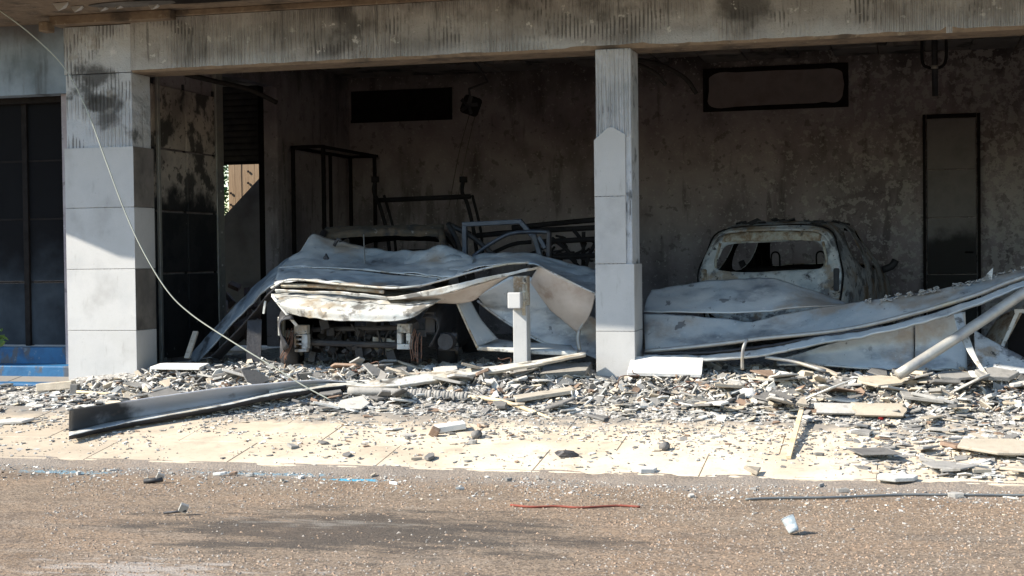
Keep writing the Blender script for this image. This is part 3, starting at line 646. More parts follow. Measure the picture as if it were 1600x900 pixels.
inn = [(-.59, .985, .03), (-.63, 1.0, .03), (-.64, 1.05, .04), (-.62, 1.16, .08), (-.58, 1.285, .1), (-.38, 1.30, .12), (0, 1.31, .12), (.38, 1.30, .12), (.57, 1.285, .1), (.61, 1.16, .08), (.63, 1.05, .04), (.61, 1.0, .03), (.56, .985, .03), (.2, .965, .03), (-.2, .945, .03)]
rj = random.Random(4); inn = [(x + rj.uniform(-.025, .025), z + rj.uniform(-.022, .022), y) for x, z, y in inn]
b = ring_plate('tailgate', out, inn, m_car, car2); loc_parent(b, car2)
b = sheet('window_header', [[(-.56, .125, 1.415), (-.25, .115, 1.425), (.1, .11, 1.43), (.3, .115, 1.425), (.56, .125, 1.41)], [(-.58, .085, 1.36), (-.25, .08, 1.365), (.1, .08, 1.37), (.3, .08, 1.365), (.58, .085, 1.36)], [(-.58, .075, 1.30), (-.25, .075, 1.305), (.1, .075, 1.31), (.3, .075, 1.305), (.57, .075, 1.30)]], m_rust, car2, .012, 5, 5, .014, 7, pix=False); loc_parent(b, car2)
mb = MB(); mb.tube([(x * 1.01, y - .012, z) for x, z, y in out[:-2]], .011, 6, 3); b = mb.build('tailgate_gap', m_black, car2, True); loc_parent(b, car2)
for s in (-1, 1):
    mb = MB(); mb.tube([(s * .64, .0, 1.0), (s * .645, .02, 1.10), (s * .60, .06, 1.29)], .016, 8, 4); b = mb.build('window_side_frame', m_rust, car2, True); loc_parent(b, car2)
    mb = MB(); mb.obox((s * .77, -.02, .86), .07, .07, .26, Euler((0, 0, 0))); b = mb.build('tail_lamp_socket', m_char if s > 0 else m_rust, car2, bev=.02); loc_parent(b, car2)
    mb = MB(); mb.tube([(s * .80, 1.0, .95), (s * .97, .95, 1.0)], .03, 8, 1) if False else mb.tube([(s * .84, 2.3, .94), (s * .95, 2.32, .98), (s * 1.0, 2.34, 1.06)], .045, 8, 2); b = mb.build('mirror_stub', m_char, car2, True); loc_parent(b, car2)
    for hx in (.28, .5):
        mb = MB(); mb.tube([(s * hx - .05, 1.35, .98), (s * hx - .05, 1.33, 1.14), (s * hx, 1.33, 1.18), (s * hx + .05, 1.33, 1.14), (s * hx + .05, 1.35, .98)], .011, 6, 4); b = mb.build('headrest_frame', m_black, car2, True); loc_parent(b, car2)
    for wy in (.62, 2.95): wheel(car2, s * .78, wy)
mb = MB(); mb.obox((0, 1.35, .70), 1.3, .1, .6, Euler((.2, 0, 0))); mb.obox((.1, .5, .86), .5, .2, .02, Euler((.1, .2, .3))); b = mb.build('seat_frame', m_black, car2); loc_parent(b, car2)
mb = MB()
for i in range(70):
    x = random.uniform(-.55, .55); mb.obox((x, random.uniform(.25, 1.6), 1.53 - abs(x) * .04 + random.uniform(0, .02)), random.uniform(.03, .15), random.uniform(.03, .12), .012, Euler((random.uniform(-.4, .4), random.uniform(-.4, .4), random.random() * 3)))
b = mb.build('charred_roof_lining', m_char, car2); loc_parent(b, car2); tag(b, kind='stuff')

# the car under the fallen door, nose towards the street
c1_ = P(557, 500, -.15)
car1 = empty('burnt_car', (c1_.x, -.15, 0), 'burnt out car with buckled white bonnet under the fallen left garage door', 'car')
car1.rotation_euler.z = .20
m_hdr = M('smoked_rust', [(.02, .022, .026), (.05, .042, .03), (.085, .062, .04), (.016, .018, .022)], 5, .8, bump=.8, bscale=30, layers=[dict(scale=12, lo=.63, hi=.68, col=(.25, .23, .21), mix=.6)])
st = [(.08, .34, .66, .62, .74, .66, .60), (.30, .28, .78, .74, .80, .78, .66), (.95, .26, .82, .86, .82, .92, .70), (1.08, .25, .82, .88, .83, .97, .70), (1.72, .25, .82, .90, .83, 1.43, .60), (1.84, .25, .82, .90, .84, 1.47, .60),
      (2.5, .25, .82, .92, .84, 1.49, .60), (2.62, .25, .82, .92, .84, 1.49, .60), (3.4, .25, .82, .94, .84, 1.46, .58), (3.6, .28, .80, .94, .82, 1.36, .56), (4.05, .36, .76, .90, .78, .98, .66)]
H = {(0, 4), (0, 3), (1, 4), (1, 3), (3, 3), (3, 4), (3, 2), (5, 2), (7, 2), (9, 3), (9, 4), (6, 4), (7, 4)}
b = shell('body', st, H, m_char, car1, .03); loc_parent(b, car1)
b = sheet('windscreen_header', [[(-.62, 1.86, 1.49), (-.2, 1.82, 1.50), (.2, 1.82, 1.505), (.62, 1.86, 1.50)], [(-.63, 1.70, 1.42), (-.2, 1.66, 1.445), (.2, 1.66, 1.45), (.63, 1.70, 1.43)], [(-.63, 1.69, 1.365), (-.2, 1.65, 1.385), (.2, 1.65, 1.39), (.63, 1.69, 1.375)]], m_hdr, car1, .014, 6, 5, .02, 6, pix=False); loc_parent(b, car1)
for s in (-1, 1):
    mb = MB(); mb.tube([(s * .72, 1.0, .93), (s * .68, 1.3, 1.18), (s * .61, 1.70, 1.44)], .035, 8, 4); b = mb.build('windscreen_pillar', m_hdr if s > 0 else m_char, car1, True); loc_parent(b, car1)
    for wy in (.75, 3.2): wheel(car1, s * .76, wy)
mb = MB(); mb.tube([(-.5, 2.2, .95), (-.5, 2.15, 1.2), (-.3, 2.15, 1.24), (-.1, 2.15, 1.2), (-.1, 2.2, .95)], .014, 6, 3); mb.tube([(.1, 2.2, .95), (.1, 2.15, 1.2), (.3, 2.15, 1.24), (.5, 2.15, 1.2), (.5, 2.2, .95)], .014, 6, 3); mb.tube([(-.5, 2.15, 1.08), (.5, 2.15, 1.1)], .012, 6); b = mb.build('seat_frame', m_black, car1, True); loc_parent(b, car1)
def keep(o): return o          # world-space part of the turned car: undo the parent's transform
def wpart(o, e):
    o.matrix_parent_inverse = (Matrix.Translation(e.location) @ Euler(e.rotation_euler).to_matrix().to_4x4()).inverted(); return o
hood = sheet('bonnet', [[(424, 455, .55), (480, 447, .6), (560, 450, .6), (640, 452, .6), (692, 462, .5)],
                        [(423, 460, .05), (480, 459, .05), (560, 464, .05), (640, 468, .05), (693, 466, .05)],
                        [(430, 472, -.18), (480, 478, -.26), (560, 484, -.28), (640, 484, -.24), (684, 472, -.1)],
                        [(450, 489, -.19), (490, 497, -.29), (560, 502, -.32), (635, 498, -.28), (678, 476, -.14)]], m_white, car1, .008, 8, 7, .02, 4); wpart(hood, car1)
mb = MB(); mb.tube([P(426, 462, -.12), P(440, 480, -.14), P(452, 495, -.14), P(464, 509, -.12)], .016, 8, 4); wpart(mb.build('bonnet_stay', m_bright, car1, True), car1)
# lamp brackets
def pbox(mb, x0, y0, x1, y1, Y, d=.08):
    a = P(x0, y1, Y); b2 = P(x1, y0, Y); mb.box(a.x, b2.x, Y, Y + d, a.z, b2.z)
mb = MB(); pbox(mb, 459, 508, 479, 522, -.02); pbox(mb, 459, 522.5, 462, 543, -.02); pbox(mb, 471, 522.5, 480, 545, -.02); pbox(mb, 462, 522.5, 471, 525, -.02); pbox(mb, 462, 529, 471, 532, -.02); pbox(mb, 462, 536, 471, 539, -.02); pbox(mb, 460, 545.5, 478, 550, -.02)
wpart(mb.build('lamp_bracket', m_car, car1, bev=.006), car1)
mb = MB(); pbox(mb, 620, 506, 640, 520, -.02); pbox(mb, 620, 520.5, 627, 537, -.02); pbox(mb, 634.5, 520.5, 641, 537, -.02); pbox(mb, 620, 537.5, 641, 546, -.02)
wpart(mb.build('lamp_bracket', m_car, car1, bev=.006), car1)
mb = MB(); pbox(mb, 434, 495, 443, 525, .05, .05); pbox(mb, 443.5, 516, 458, 527, .05, .04); wpart(mb.build('wing_bracket', m_pole, car1, bev=.008), car1)
mb = MB(); pbox(mb, 664, 487, 679, 520, .1, .05); pbox(mb, 650, 515, 666, 527, .1, .04); wpart(mb.build('wing_bracket', m_char, car1, bev=.008), car1)
mb = MB(); a = P(702, 533, .15); mb.tube([a, a + Vector((0, -.12, 0))], .075, 12); mb.tube([a + Vector((-.08, 0, .05)), a + Vector((.08, 0, .05))], .03, 8); mb.tube([a + Vector((-.1, 0, -.07)), a + Vector((.09, 0, -.07))], .025, 8); wpart(mb.build('brake_drum', m_char, car1, False), car1)
mb = MB(); a = P(480, 535, .12); c = P(625, 540, .12); mb.tube([a, c], .03, 8); a = P(490, 515, .2); c = P(620, 512, .2); mb.tube([a, c], .025, 8)
rr = random.Random(11)
for i in range(60):
    q = P(rr.uniform(482, 660), rr.uniform(505, 560), rr.uniform(.1, .5)); s = rr.uniform(.03, .12); mb.obox(q, s, s * .7, s * rr.uniform(.4, 1), Euler((rr.random() * 3, rr.random() * 3, rr.random() * 3)))
for i in range(16):
    q = P(rr.uniform(482, 660), rr.uniform(505, 520), rr.uniform(.1, .4)); mb.tube([q, q + Vector((rr.uniform(-.08, .08), 0, -.12)), q + Vector((rr.uniform(-.15, .15), 0, -.28))], .009, 6, 4)
wpart(mb.build('engine_remains', m_char, car1), car1)
mb = MB(); a = P(600, 555, .0); mb.obox(P(600, 541, .25), .22, .03, .16, Euler((.1, .1, .1))); wpart(mb.build('radiator_scrap', m_car, car1), car1)
for g, (x0, x1) in enumerate(((436, 459), (644, 660))):
    for i in range(6):
        xs = rr.uniform(x0 + 12 if g == 0 else x0, x1); q = [P(xs, 518 + rr.uniform(-6, 8), -.03), P(xs - rr.uniform(0, 8), 538, -.05), P(xs - rr.uniform(0, 20 if g == 0 else 5), 562 + rr.uniform(-4, 6), -.06)]
        mb = MB(); mb.tube(q, .005, 6, 5); wpart(mb.build('burnt_wire', m_wire, car1, True), car1)

# skeleton of a third vehicle behind
v3 = empty('burnt_vehicle_frame', P(850, 430, 3.2) * 1, 'charred skeleton of a vehicle behind the fallen door beside the middle pillar', 'vehicle')
def tubes(name, lst, m, par, r=.02, sub=4, dy=0):
    for pts in lst:
        mb = MB(); mb.tube([P(t[0], t[1], t[2] + dy) for t in pts], r, 8, sub); mb.build(name, m, par, True)
tubes('rail', [[(800, 356, 3.4), (870, 349, 3.4), (945, 342, 3.4)], [(745, 368, 3.2), (830, 361, 3.2), (945, 355, 3.2)], [(840, 378, 3.0), (945, 373, 3.0)], [(735, 366, 3.6), (700, 350, 3.6)], [(850, 402, 3.0), (945, 399, 3.0)]], m_black, v3, .03)
tubes('frame_post', [[(912, 362, 3.1), (911, 420, 3.1)], [(895, 358, 3.2), (906, 372, 3.1), (911, 385, 3.1)], [(862, 372, 3.0), (885, 390, 3.0), (900, 410, 3.0)], [(930, 380, 3.1), (920, 400, 3.0), (915, 420, 3.0)], [(870, 395, 3.0), (890, 402, 3.0), (905, 418, 3.0)], [(760, 400, 3.1), (800, 382, 3.1), (830, 378, 3.1)]], m_black, v3, .022)
tubes('panel_edge', [[(700, 350, 2.6), (712, 372, 2.5), (722, 400, 2.4)], [(705, 352, 2.8), (740, 372, 2.8), (775, 402, 2.8)]], m_char, v3, .03)
rr2 = random.Random(8)
for i in range(14):
    x, y = rr2.uniform(845, 925), rr2.uniform(368, 410)
    tubes('bent_rod', [[(x, y, 3.1), (x + rr2.uniform(-25, 25), y + rr2.uniform(0, 14), 3.0), (x + rr2.uniform(-40, 40), y + rr2.uniform(5, 25), 3.0)]], m_black, v3, .014)
d1 = empty('car_door_frame', P(790, 420, 1.6), 'upright blued steel car door window frame behind the fallen door', 'door frame')
mb = MB()
for (A, B_, w) in (((726, 352, 1.6), (727, 425, 1.6), .055), ((722, 351, 1.6), (816, 346, 1.6), .04), ((814, 347, 1.6), (838, 376, 1.6), .045), ((834, 366, 1.6), (852, 425, 1.6), .06)):
    mb = MB(); mb.bar(P(*A), P(*B_), w, .05); mb.build('frame_bar', m_bluesteel, d1, bev=.008)
d2 = empty('car_door_frame', P(800, 425, 1.35), 'arched grey car door window frame leaning in front of the blued one', 'door frame')
tubes('arch', [[(738, 402, 1.35), (760, 385, 1.35), (795, 366, 1.35), (830, 362, 1.35), (858, 363, 1.35)]], m_bluesteel, d2, .02, 6)
mb = MB(); mb.bar(P(858, 362, 1.35), P(857, 425, 1.35), .07, .04); mb.build('frame_bar', m_char, d2, bev=.008)
mb = MB(); mb.bar(P(842, 370, 1.35), P(852, 388, 1.35), .03, .04); mb.build('frame_bar', m_bluesteel, d2, bev=.005)

# ------------------------------------------------------------------ fallen sectional door, left bay
m_dkshutter = M('dark_blue_sheet_metal', [(.10, .13, .17), (.19, .24, .29), (.30, .34, .38), (.08, .10, .12)], 2.5, .45, metal=.3, bump=.35, bscale=22, layers=[dict(scale=3, lo=.55, hi=.66, col=(.03, .03, .033), mix=.85), dict(scale=9, lo=.62, hi=.68, col=(.45, .46, .46), mix=.5)])  # darker and bluer than the other door panels
ld = empty('fallen_garage_door', P(560, 560, .1), 'buckled pale garage door fallen over the burnt car in the left bay', 'garage door')
sheet('panel', [[(470, 395, 1.1), (489, 366, 1.2), (530, 378, 1.25), (590, 389, 1.25), (625, 393, 1.2), (660, 390, 1.1), (692, 383, 1.05), (715, 392, 1.0), (742, 406, .9)],
                [(452, 406, .8), (482, 396, .85), (520, 402, .9), (580, 412, .9), (625, 414, .85), (660, 414, .8), (690, 413, .75), (712, 414, .7), (735, 418, .6)],
                [(436, 419, .45), (480, 417, .45), (520, 419, .45), (575, 423, .45), (625, 428, .42), (655, 430, .4), (680, 432, .35), (700, 432, .3), (722, 428, .3)]], m_shutter, ld, .008, 6, 6, .024, 4)
sheet('panel', [[(434, 421, .44), (480, 419, .44), (520, 421, .44), (575, 425, .44), (625, 430, .4), (655, 433, .36), (684, 436, .28)],
                [(432, 432, .2), (480, 430, .18), (520, 433, .18), (575, 438, .16), (618, 441, .15), (650, 441, .15), (678, 440, .15)],
                [(428, 444, -.02), (480, 437, -.06), (520, 442, -.08), (575, 447, -.08), (615, 449, -.06), (645, 448, -.04), (674, 443, .0)]], m_shutter, ld, .008, 6, 6, .018, 4, seed=1)
tubes('edge_strip', [[(424, 450, -.0), (448, 438, -.08), (480, 438, -.09), (520, 443, -.1), (575, 448, -.1), (615, 450, -.1), (650, 447, -.08), (690, 438, -.06), (740, 424, .0), (790, 413, .05), (826, 410, .1)]], m_white, ld, .011, 6)
tubes('edge_strip', [[(436, 420, .43), (498, 418, .43), (560, 421, .43), (640, 429, .38), (690, 435, .28)]], m_white, ld, .007, 6)
sheet('folded_lip', [[(430, 452, -.06), (473, 454, -.14), (529, 456, -.17), (575, 460, -.2), (607, 464, -.2), (640, 459, -.2), (690, 449, -.16), (740, 437, -.12), (793, 426, -.08), (842, 416, .0)],
                     [(432, 457, -.04), (473, 457, -.13), (529, 460, -.16), (575, 464, -.19), (607, 468, -.19), (640, 466, -.2), (690, 460, -.16), (740, 445, -.12), (793, 431, -.08), (842, 420, .0)]], m_white, ld, .012, 6, 3, .008, 6)
tubes('debris_strip', [[(440, 446, .0), (500, 447, -.02), (560, 452, -.03), (600, 456, -.03)]], m_rust, ld, .02, 5)
# underside bulge of the lip
sheet('panel', [[(600, 465, -.17), (647, 463, -.17), (700, 458, -.13), (740, 446, -.09), (775, 436, -.06), (795, 430, -.04)],
                [(604, 467, .0), (650, 471, .02), (700, 474, .05), (735, 471, .05), (757, 456, .05), (780, 439, .05)]], m_shutter_bounce, ld, .014, 6, 5, .008, 4)
tubes('tear', [[(470, 402, .9), (484, 403, .86), (505, 407, .84), (535, 412, .82), (560, 411, .84)]], m_black, ld, .012, 4)
tubes('bent_tab', [[(505, 412, .8), (510, 398, .8), (512, 410, .8)], [(522, 384, 1.1), (528, 374, 1.1), (533, 377, 1.1)]], m_char, ld, .018, 2)
tubes('aerial', [[(570, 418, .75), (569, 385, 1.2), (568, 360, 1.5)]], m_pole, ld, .006, 3)
# tail running down to the left pillar
sheet('panel', [[(470, 392, 1.1), (440, 412, .85), (405, 442, .75), (365, 482, .75), (325, 524, .75), (296, 556, .8)],
                [(452, 412, .7), (425, 432, .5), (395, 462, .55), (360, 500, .62), (325, 536, .68), (300, 562, .72)],
                [(440, 436, .1), (416, 452, .1), (390, 478, .38), (358, 512, .5), (328, 545, .58), (308, 566, .62)]], m_dkshutter, ld, .016, 6, 5, .014, 4)
sheet('panel', [[(446, 440, .1), (420, 458, .1), (394, 490, .36), (362, 526, .5), (330, 556, .6)],
                [(442, 450, .3), (420, 470, .3), (400, 498, .6), (372, 532, .7), (345, 560, .75)]], m_char, ld, .014, 6, 4, .01, 4)
mb = MB(); mb.bar(P(398, 500, .45), P(396, 575, .3), .14, .03); mb.build('torn_strip', m_char, ld)
mb = MB(); mb.bar(P(415, 470, .2), P(412, 490, .2), .02, .02); mb.build('torn_strip', m_white, ld)
# wave over the meter post and the twisted end
sheet('panel', [[(735, 402, 1.0), (749, 398, 1.05), (793, 394, 1.05), (833, 397, 1.05), (880, 408, 1.0), (911, 415, .95), (934, 421, .9)],
                [(712, 416, .7), (745, 409, .75), (793, 404, .75), (835, 408, .75), (880, 424, .7), (911, 436, .65), (934, 444, .6)],
                [(684, 436, .3), (740, 421, .4), (793, 413, .4), (835, 412, .4), (880, 434, .4), (911, 450, .36), (934, 462, .34)]], m_shutter, ld, .008, 6, 6, .022, 4, seed=2)
sheet('panel', [[(842, 416, .02), (875, 432, .04), (905, 447, .06), (931, 459, .1)],
                [(834, 428, .1), (868, 462, .14), (898, 484, .16), (922, 490, .18)],
                [(829, 440, .2), (858, 481, .25), (880, 500, .28), (903, 520, .32)]], m_shutter_bounce, ld, .014, 7, 6, .008, 4)
tubes('edge_strip', [[(842, 416, .02), (875, 432, .04), (905, 447, .06), (931, 459, .1)], [(931, 459, .1), (918, 490, .2), (903, 520, .3)]], m_white, ld, .009, 5)
tubes('dangling_strap', [[(905, 516, .3), (903, 530, .28), (906, 548, .26)]], m_pole, ld, .018, 4)
sheet('panel', [[(745, 462, .35), (775, 445, .4), (800, 432, .45), (835, 436, .5), (880, 470, .5), (936, 500, .45)],
                [(755, 475, .45), (790, 480, .5), (830, 480, .52), (865, 495, .52), (900, 515, .5), (936, 535, .48)],
                [(748, 472, .5), (774, 491, .5), (818, 519, .48), (864, 541, .45), (899, 550, .42), (936, 562, .4)]], m_shutter, ld, .014, 6, 6, .01, 4, seed=3)
tubes('edge_strip', [[(746, 470, .49), (774, 492, .49), (818, 520, .47), (864, 542, .44), (899, 551, .41)]], m_white, ld, .012, 5)
tf = empty('bent_tray_frame', P(830, 550, .1), 'bent light metal tray frame lying behind the meter post', 'metal frame')
sheet('face', [[(712, 468, .1), (728, 505, .1), (746, 542, .08)], [(735, 470, .3), (752, 500, .3), (778, 530, .3)]], m_shutter, tf, .014, 6, 4, .008)
sheet('face', [[(746, 541, .08), (800, 545, .05), (850, 548, .05), (901, 549, .05)], [(746, 547, .08), (800, 551, .05), (850, 554, .05), (901, 555, .05)]], m_white, tf, .02, 5, 2, .004)
sheet('tray_bottom', [[(746, 542, .08), (800, 546, .06), (901, 550, .06)], [(768, 528, .5), (810, 533, .5), (890, 538, .5)]], m_shutter, tf, .012, 5, 3, .006)
tubes('edge_strip', [[(712, 468, .09), (728, 505, .09), (746, 543, .07)]], m_rust, tf, .012, 4)

# meter post
a = P(813, 560, -.1)
mp = empty('meter_post', (a.x, -.1, 0), 'short scorched post with a small meter box in front of the left bay', 'post')
za, zb_, zc_ = P(813, 566, -.1).z, P(813, 478, -.1).z, P(813, 431, -.1).z
box('lower_post', a.x - .065, a.x + .065, -.1, .03, za - .1, zb_, m_tile, mp, .006)
box('upper_post', a.x - .06, a.x + .065, -.095, .03, zb_ + .001, zc_, m_rust, mp, .01)
b1, b2 = P(794, 482, -.18), P(814, 457, -.18); box('meter_box', b1.x, b2.x, -.2, -.101, b1.z, b2.z, m_tile, mp, .008)
mb = MB(); mb.tube([(a.x + .04, -.11, zb_ - .08), (a.x + .04, -.11, zc_ - .02)], .016, 8); mb.build('conduit', m_rust, mp, True)
for dz in (.04, .12, .2): box('clip', a.x + .015, a.x + .066, -.128, -.0955, zb_ + dz, zb_ + dz + .015, m_rust, mp)

# ------------------------------------------------------------------ fallen sectional door, right bay
rd = empty('fallen_garage_door', P(1250, 570, .1), 'collapsed blue grey garage door panels lying across the right bay', 'garage door')
sheet('panel', [[(1019, 453, .9), (1060, 446, .9), (1104, 440, .9), (1150, 436, .9), (1185, 434, .9), (1210, 435, .9), (1244, 446, .9), (1279, 457, .9), (1322, 473, .85)],
                [(1010, 472, .65), (1060, 466, .65), (1104, 463, .65), (1150, 461, .65), (1185, 460, .65), (1210, 460, .65), (1244, 464, .65), (1279, 469, .65), (1322, 475, .65)],
                [(1006, 487, .45), (1060, 488, .45), (1104, 489, .45), (1150, 489, .45), (1185, 488, .45), (1210, 486, .45), (1244, 482, .45), (1279, 478, .45), (1322, 477, .5)]], m_shutter, rd, .01, 5, 6, .014, 3, dy=.18, lin=True)
sheet('panel', [[(1006, 490, .42), (1073, 494, .42), (1135, 499, .42), (1176, 504, .42), (1216, 493, .42), (1280, 480, .42), (1347, 470, .42), (1413, 463, .42), (1467, 455, .4), (1530, 440, .38), (1625, 413, .3), (1900, 343, .3)],
                [(1007, 522, .26), (1073, 523, .26), (1135, 522, .26), (1180, 519, .26), (1222, 511, .26), (1280, 500, .26), (1347, 489, .26), (1413, 475, .26), (1467, 465, .26), (1530, 449, .24), (1625, 418, .2), (1900, 348, .2)],
                [(1008, 548, .1), (1073, 542, .1), (1135, 535, .1), (1190, 528, .1), (1232, 524, .1), (1291, 518, .1), (1352, 508, .1), (1420, 491, .1), (1470, 477, .1), (1530, 458, .1), (1625, 424, .1), (1900, 354, .1)]], m_shutter, rd, .01, 5, 6, .016, 3, seed=4, dy=.18, lin=True)
tubes('edge_strip', [[(1008, 549, .08), (1073, 543, .08), (1135, 536, .08), (1190, 529, .08), (1291, 519, .08), (1352, 509, .08), (1420, 492, .08), (1470, 478, .08), (1530, 459, .08), (1625, 425, .08), (1900, 355, .08)]], m_pole, rd, .02, 5, dy=.18)
sheet('folded_lip', [[(1006, 556, .0), (1104, 556, .0), (1198, 545, .0), (1291, 527, .0), (1340, 520, .0), (1400, 507, .0), (1480, 484, .0), (1547, 460, .0), (1625, 430, .0), (1900, 360, .0)],
                     [(1006, 564, -.06), (1104, 564, -.06), (1198, 555, -.06), (1291, 536, -.06), (1340, 529, -.06), (1400, 516, -.06), (1480, 494, -.06), (1547, 468, -.06), (1625, 438, -.06), (1900, 368, -.06)]], m_shutter, rd, .022, 5, 3, .012, 6, dy=.18, lin=True)
sheet('folded_lip', [[(1020, 552, .06), (1104, 551, .06), (1198, 540, .06), (1291, 524, .06), (1380, 509, .06)],
                     [(1020, 556, .12), (1104, 556, .12), (1198, 546, .12), (1291, 530, .12), (1380, 514, .12)]], m_char, rd, .02, 5, 3, .012, 6, dy=.18, lin=True)
sheet('panel', [[(1216, 563, .24), (1280, 542, .2), (1363, 520, .2), (1427, 502, .2)], [(1214, 566, .2), (1280, 556, .2), (1363, 546, .2), (1427, 535, .2)], [(1214, 570, .14), (1280, 572, .12), (1363, 577, .1), (1427, 579, .1)]], m_shutter, rd, .01, 6, 5, .014, 3, seed=5, dy=.18, lin=True)
sheet('panel', [[(1429, 502, .2), (1465, 494, .2), (1508, 488, .2)], [(1429, 535, .2), (1465, 533, .2), (1510, 530, .2)], [(1429, 579, .1), (1465, 579, .1), (1512, 577, .1)]], m_shutter, rd, .01, 6, 5, .014, 3, seed=6, dy=.18, lin=True)
tubes('edge_strip', [[(1214, 570, .12), (1280, 570, .1), (1363, 576, .08), (1512, 578, .08)]], m_white, rd, .01, 5, dy=.18)
# ash crust and torn bits on the sloping upper edge
rr = random.Random(21)
mb = MB()
for i in range(320):
    t = rr.random(); px = 1340 + t * 270; yt = 471 - (px - 1340) * .178 - max(0, px - 1520) * .09
    if noise.noise(Vector((px * .045, 2, 2))) < -.05 - (px - 1340) / 900: continue
    q = P(px, yt + rr.uniform(-1, 7), .54 + rr.uniform(-.05, .03)); s = rr.uniform(.006, .022)
    mb.obox(q, s * 1.6, s, s * .35, Euler((rr.uniform(-.6, .6), rr.uniform(-.6, .6), rr.random() * 3)))
tag(mb.build('ash_crust', m_sh['pale grey'], rd), kind='stuff')
mb = MB(); q = P(1533, 440, .48); v, f = poly_prism([q, q + Vector((.09, 0, .02)), q + Vector((.10, 0, .12)), q + Vector((.06, 0, .08))], .012, Vector((0, 1, 0))); mk('torn_flap', v, f, m_white, rd)
mb = MB(); mb.tube([P(1403, 586, -.35), P(1500, 524, -.1), P(1625, 441, .12), P(1860, 290, .4)], .045, 14, 6); tag(mb.build('steel_pole', m_pole, None, True), 'long grey steel pole leaning against the fallen right garage door', 'pole')
sheet_o = sheet('bent_strip', [[(1490, 492, .1), (1495, 512, .0), (1507, 540, -.1), (1524, 568, -.2), (1545, 594, -.4)], [(1503, 490, .12), (1509, 512, .02), (1519, 540, -.08), (1531, 566, -.2), (1549, 592, -.4)]], m_white, None, .012, 6, 4, .004)
tag(sheet_o, 'narrow bent metal strip hanging below the steel pole', 'metal strip')
so_ = sheet('loose_sheet', [[(1522, 516, .25), (1560, 538, .2), (1625, 572, .1)], [(1524, 550, .1), (1562, 562, .05), (1625, 580, .0)], [(1528, 582, -.1), (1565, 580, -.1), (1625, 586, -.1)]], m_car, None, .014, 6, 5, .012)
tag(so_, 'grey metal sheet slumped on rubble at the right edge', 'metal sheet')
rf = empty('rusty_box_frame', P(1590, 540, .7), 'rusty open box frame with pale edge at the right edge behind the pole', 'metal frame')
sheet('side', [[(1540, 528, .9), (1560, 500, .9), (1582, 486, .9)], [(1562, 548, .5), (1578, 520, .5), (1596, 487, .5)]], m_rust, rf, .02, 5, 4, .01)
mb = MB(); mb.bar(P(1563, 548, .48), P(1590, 487, .48), .03, .03); mb.build('edge_bar', m_white, rf)
mb = MB(); mb.bar(P(1585, 486, .48), P(1640, 484, .48), .035, .03); mb.build('edge_bar', m_white, rf)
a = P(1575, 560, .8); b = P(1650, 490, .8); box('dark_inside', a.x, b.x, .8, .84, a.z - .1, b.z, m_black, rf)  # black sheet puts the darkness inside the frame into colour
tubes_ = MB(); tubes_.tube([P(1167, 530, .06), P(1162, 542, .04), P(1160, 556, .05), P(1160, 577, .08)], .015, 8, 5); tag(tubes_.build('bent_rod', m_pole, None, True), 'short bent metal rod sticking up before the fallen right door', 'rod')
mb = MB(); mb.tube([P(1196, 558, .15), P(1240, 565, .1), P(1290, 580, .02)], .016, 8, 4); tag(mb.build('thin_pipe', m_pole, None, True), 'thin grey pipe lying under the fallen right door', 'pipe')

# ------------------------------------------------------------------ rubble
def heap_mesh():
    x0, x1, y0, y1, s = -11.5, 4.1, -1.3, 7.9, .06
    nx, ny = int((x1 - x0) / s), 60
    ys = [y0 + (2.6 - y0) * i / 48 for i in range(49)] + [2.6 + (y1 - 2.6) * i / 12 for i in range(1, 13)]
    v = []; f = []
    for i in range(nx + 1):
        for y in ys:
            x = x0 + s * i
            h = hz(x, y)
            z = gz(x, y, False) + h - .004 + noise.noise(Vector((x * 9, y * 9, 0))) * .022 * min(1, h / .04) + noise.noise(Vector((x * 23, y * 23, 7))) * .012 * min(1, h / .04)
            if x < -7.95 and y > -.3: z = -.3
            v.append((x, y, z))
    k = len(ys)
    for i in range(nx):
        for j in range(k - 1): f.append((i * k + j, (i + 1) * k + j, (i + 1) * k + j + 1, i * k + j + 1))
    return mk('ash_and_rubble', v, f, m_heap, None, False)
tag(heap_mesh(), 'grey heap of ash and fine rubble along the front of the garage', 'rubble', kind='stuff')
rg = random.Random(77)
def shard_geo(r, t, rg, n=None):
    n = n or rg.choice((4, 4, 5, 5, 6)); a0 = rg.random() * 6.28; sq = rg.uniform(.45, 1)
    pts = []
    for k in range(n):
        a = a0 + (k + rg.uniform(-.33, .33)) / n * 6.283; q = r * rg.uniform(.7, 1.15)
        pts.append(Vector((math.cos(a) * q, math.sin(a) * q * sq, -t / 2)))
    return poly_prism(pts, t)
mix = {'left': [('pale grey', 5), ('mid grey', 4), ('dark grey', 2.4), ('whitish', 3), ('buff', 2.5), ('brown', .8)],
       'right': [('pale grey', 5), ('mid grey', 4), ('dark grey', 2), ('whitish', 3), ('buff', 4), ('brown', 1)],
       'road': [('pale grey', 4), ('mid grey', 3), ('dark grey', 1), ('whitish', 5), ('buff', 2), ('brown', 1)]}
def pick(z, rg):
    l = mix[z]; t = rg.uniform(0, sum(w for _, w in l))
    for c, w in l:
        t -= w
        if t <= 0: return c
    return l[0][0]
def blocked(x, y):
    return (-8.02 < x < -7.2 and -.06 < y) or (pm0 - .04 < x < pm1 + .04 and -.06 < y < .45) or (x < -7.2 and y > -.3)
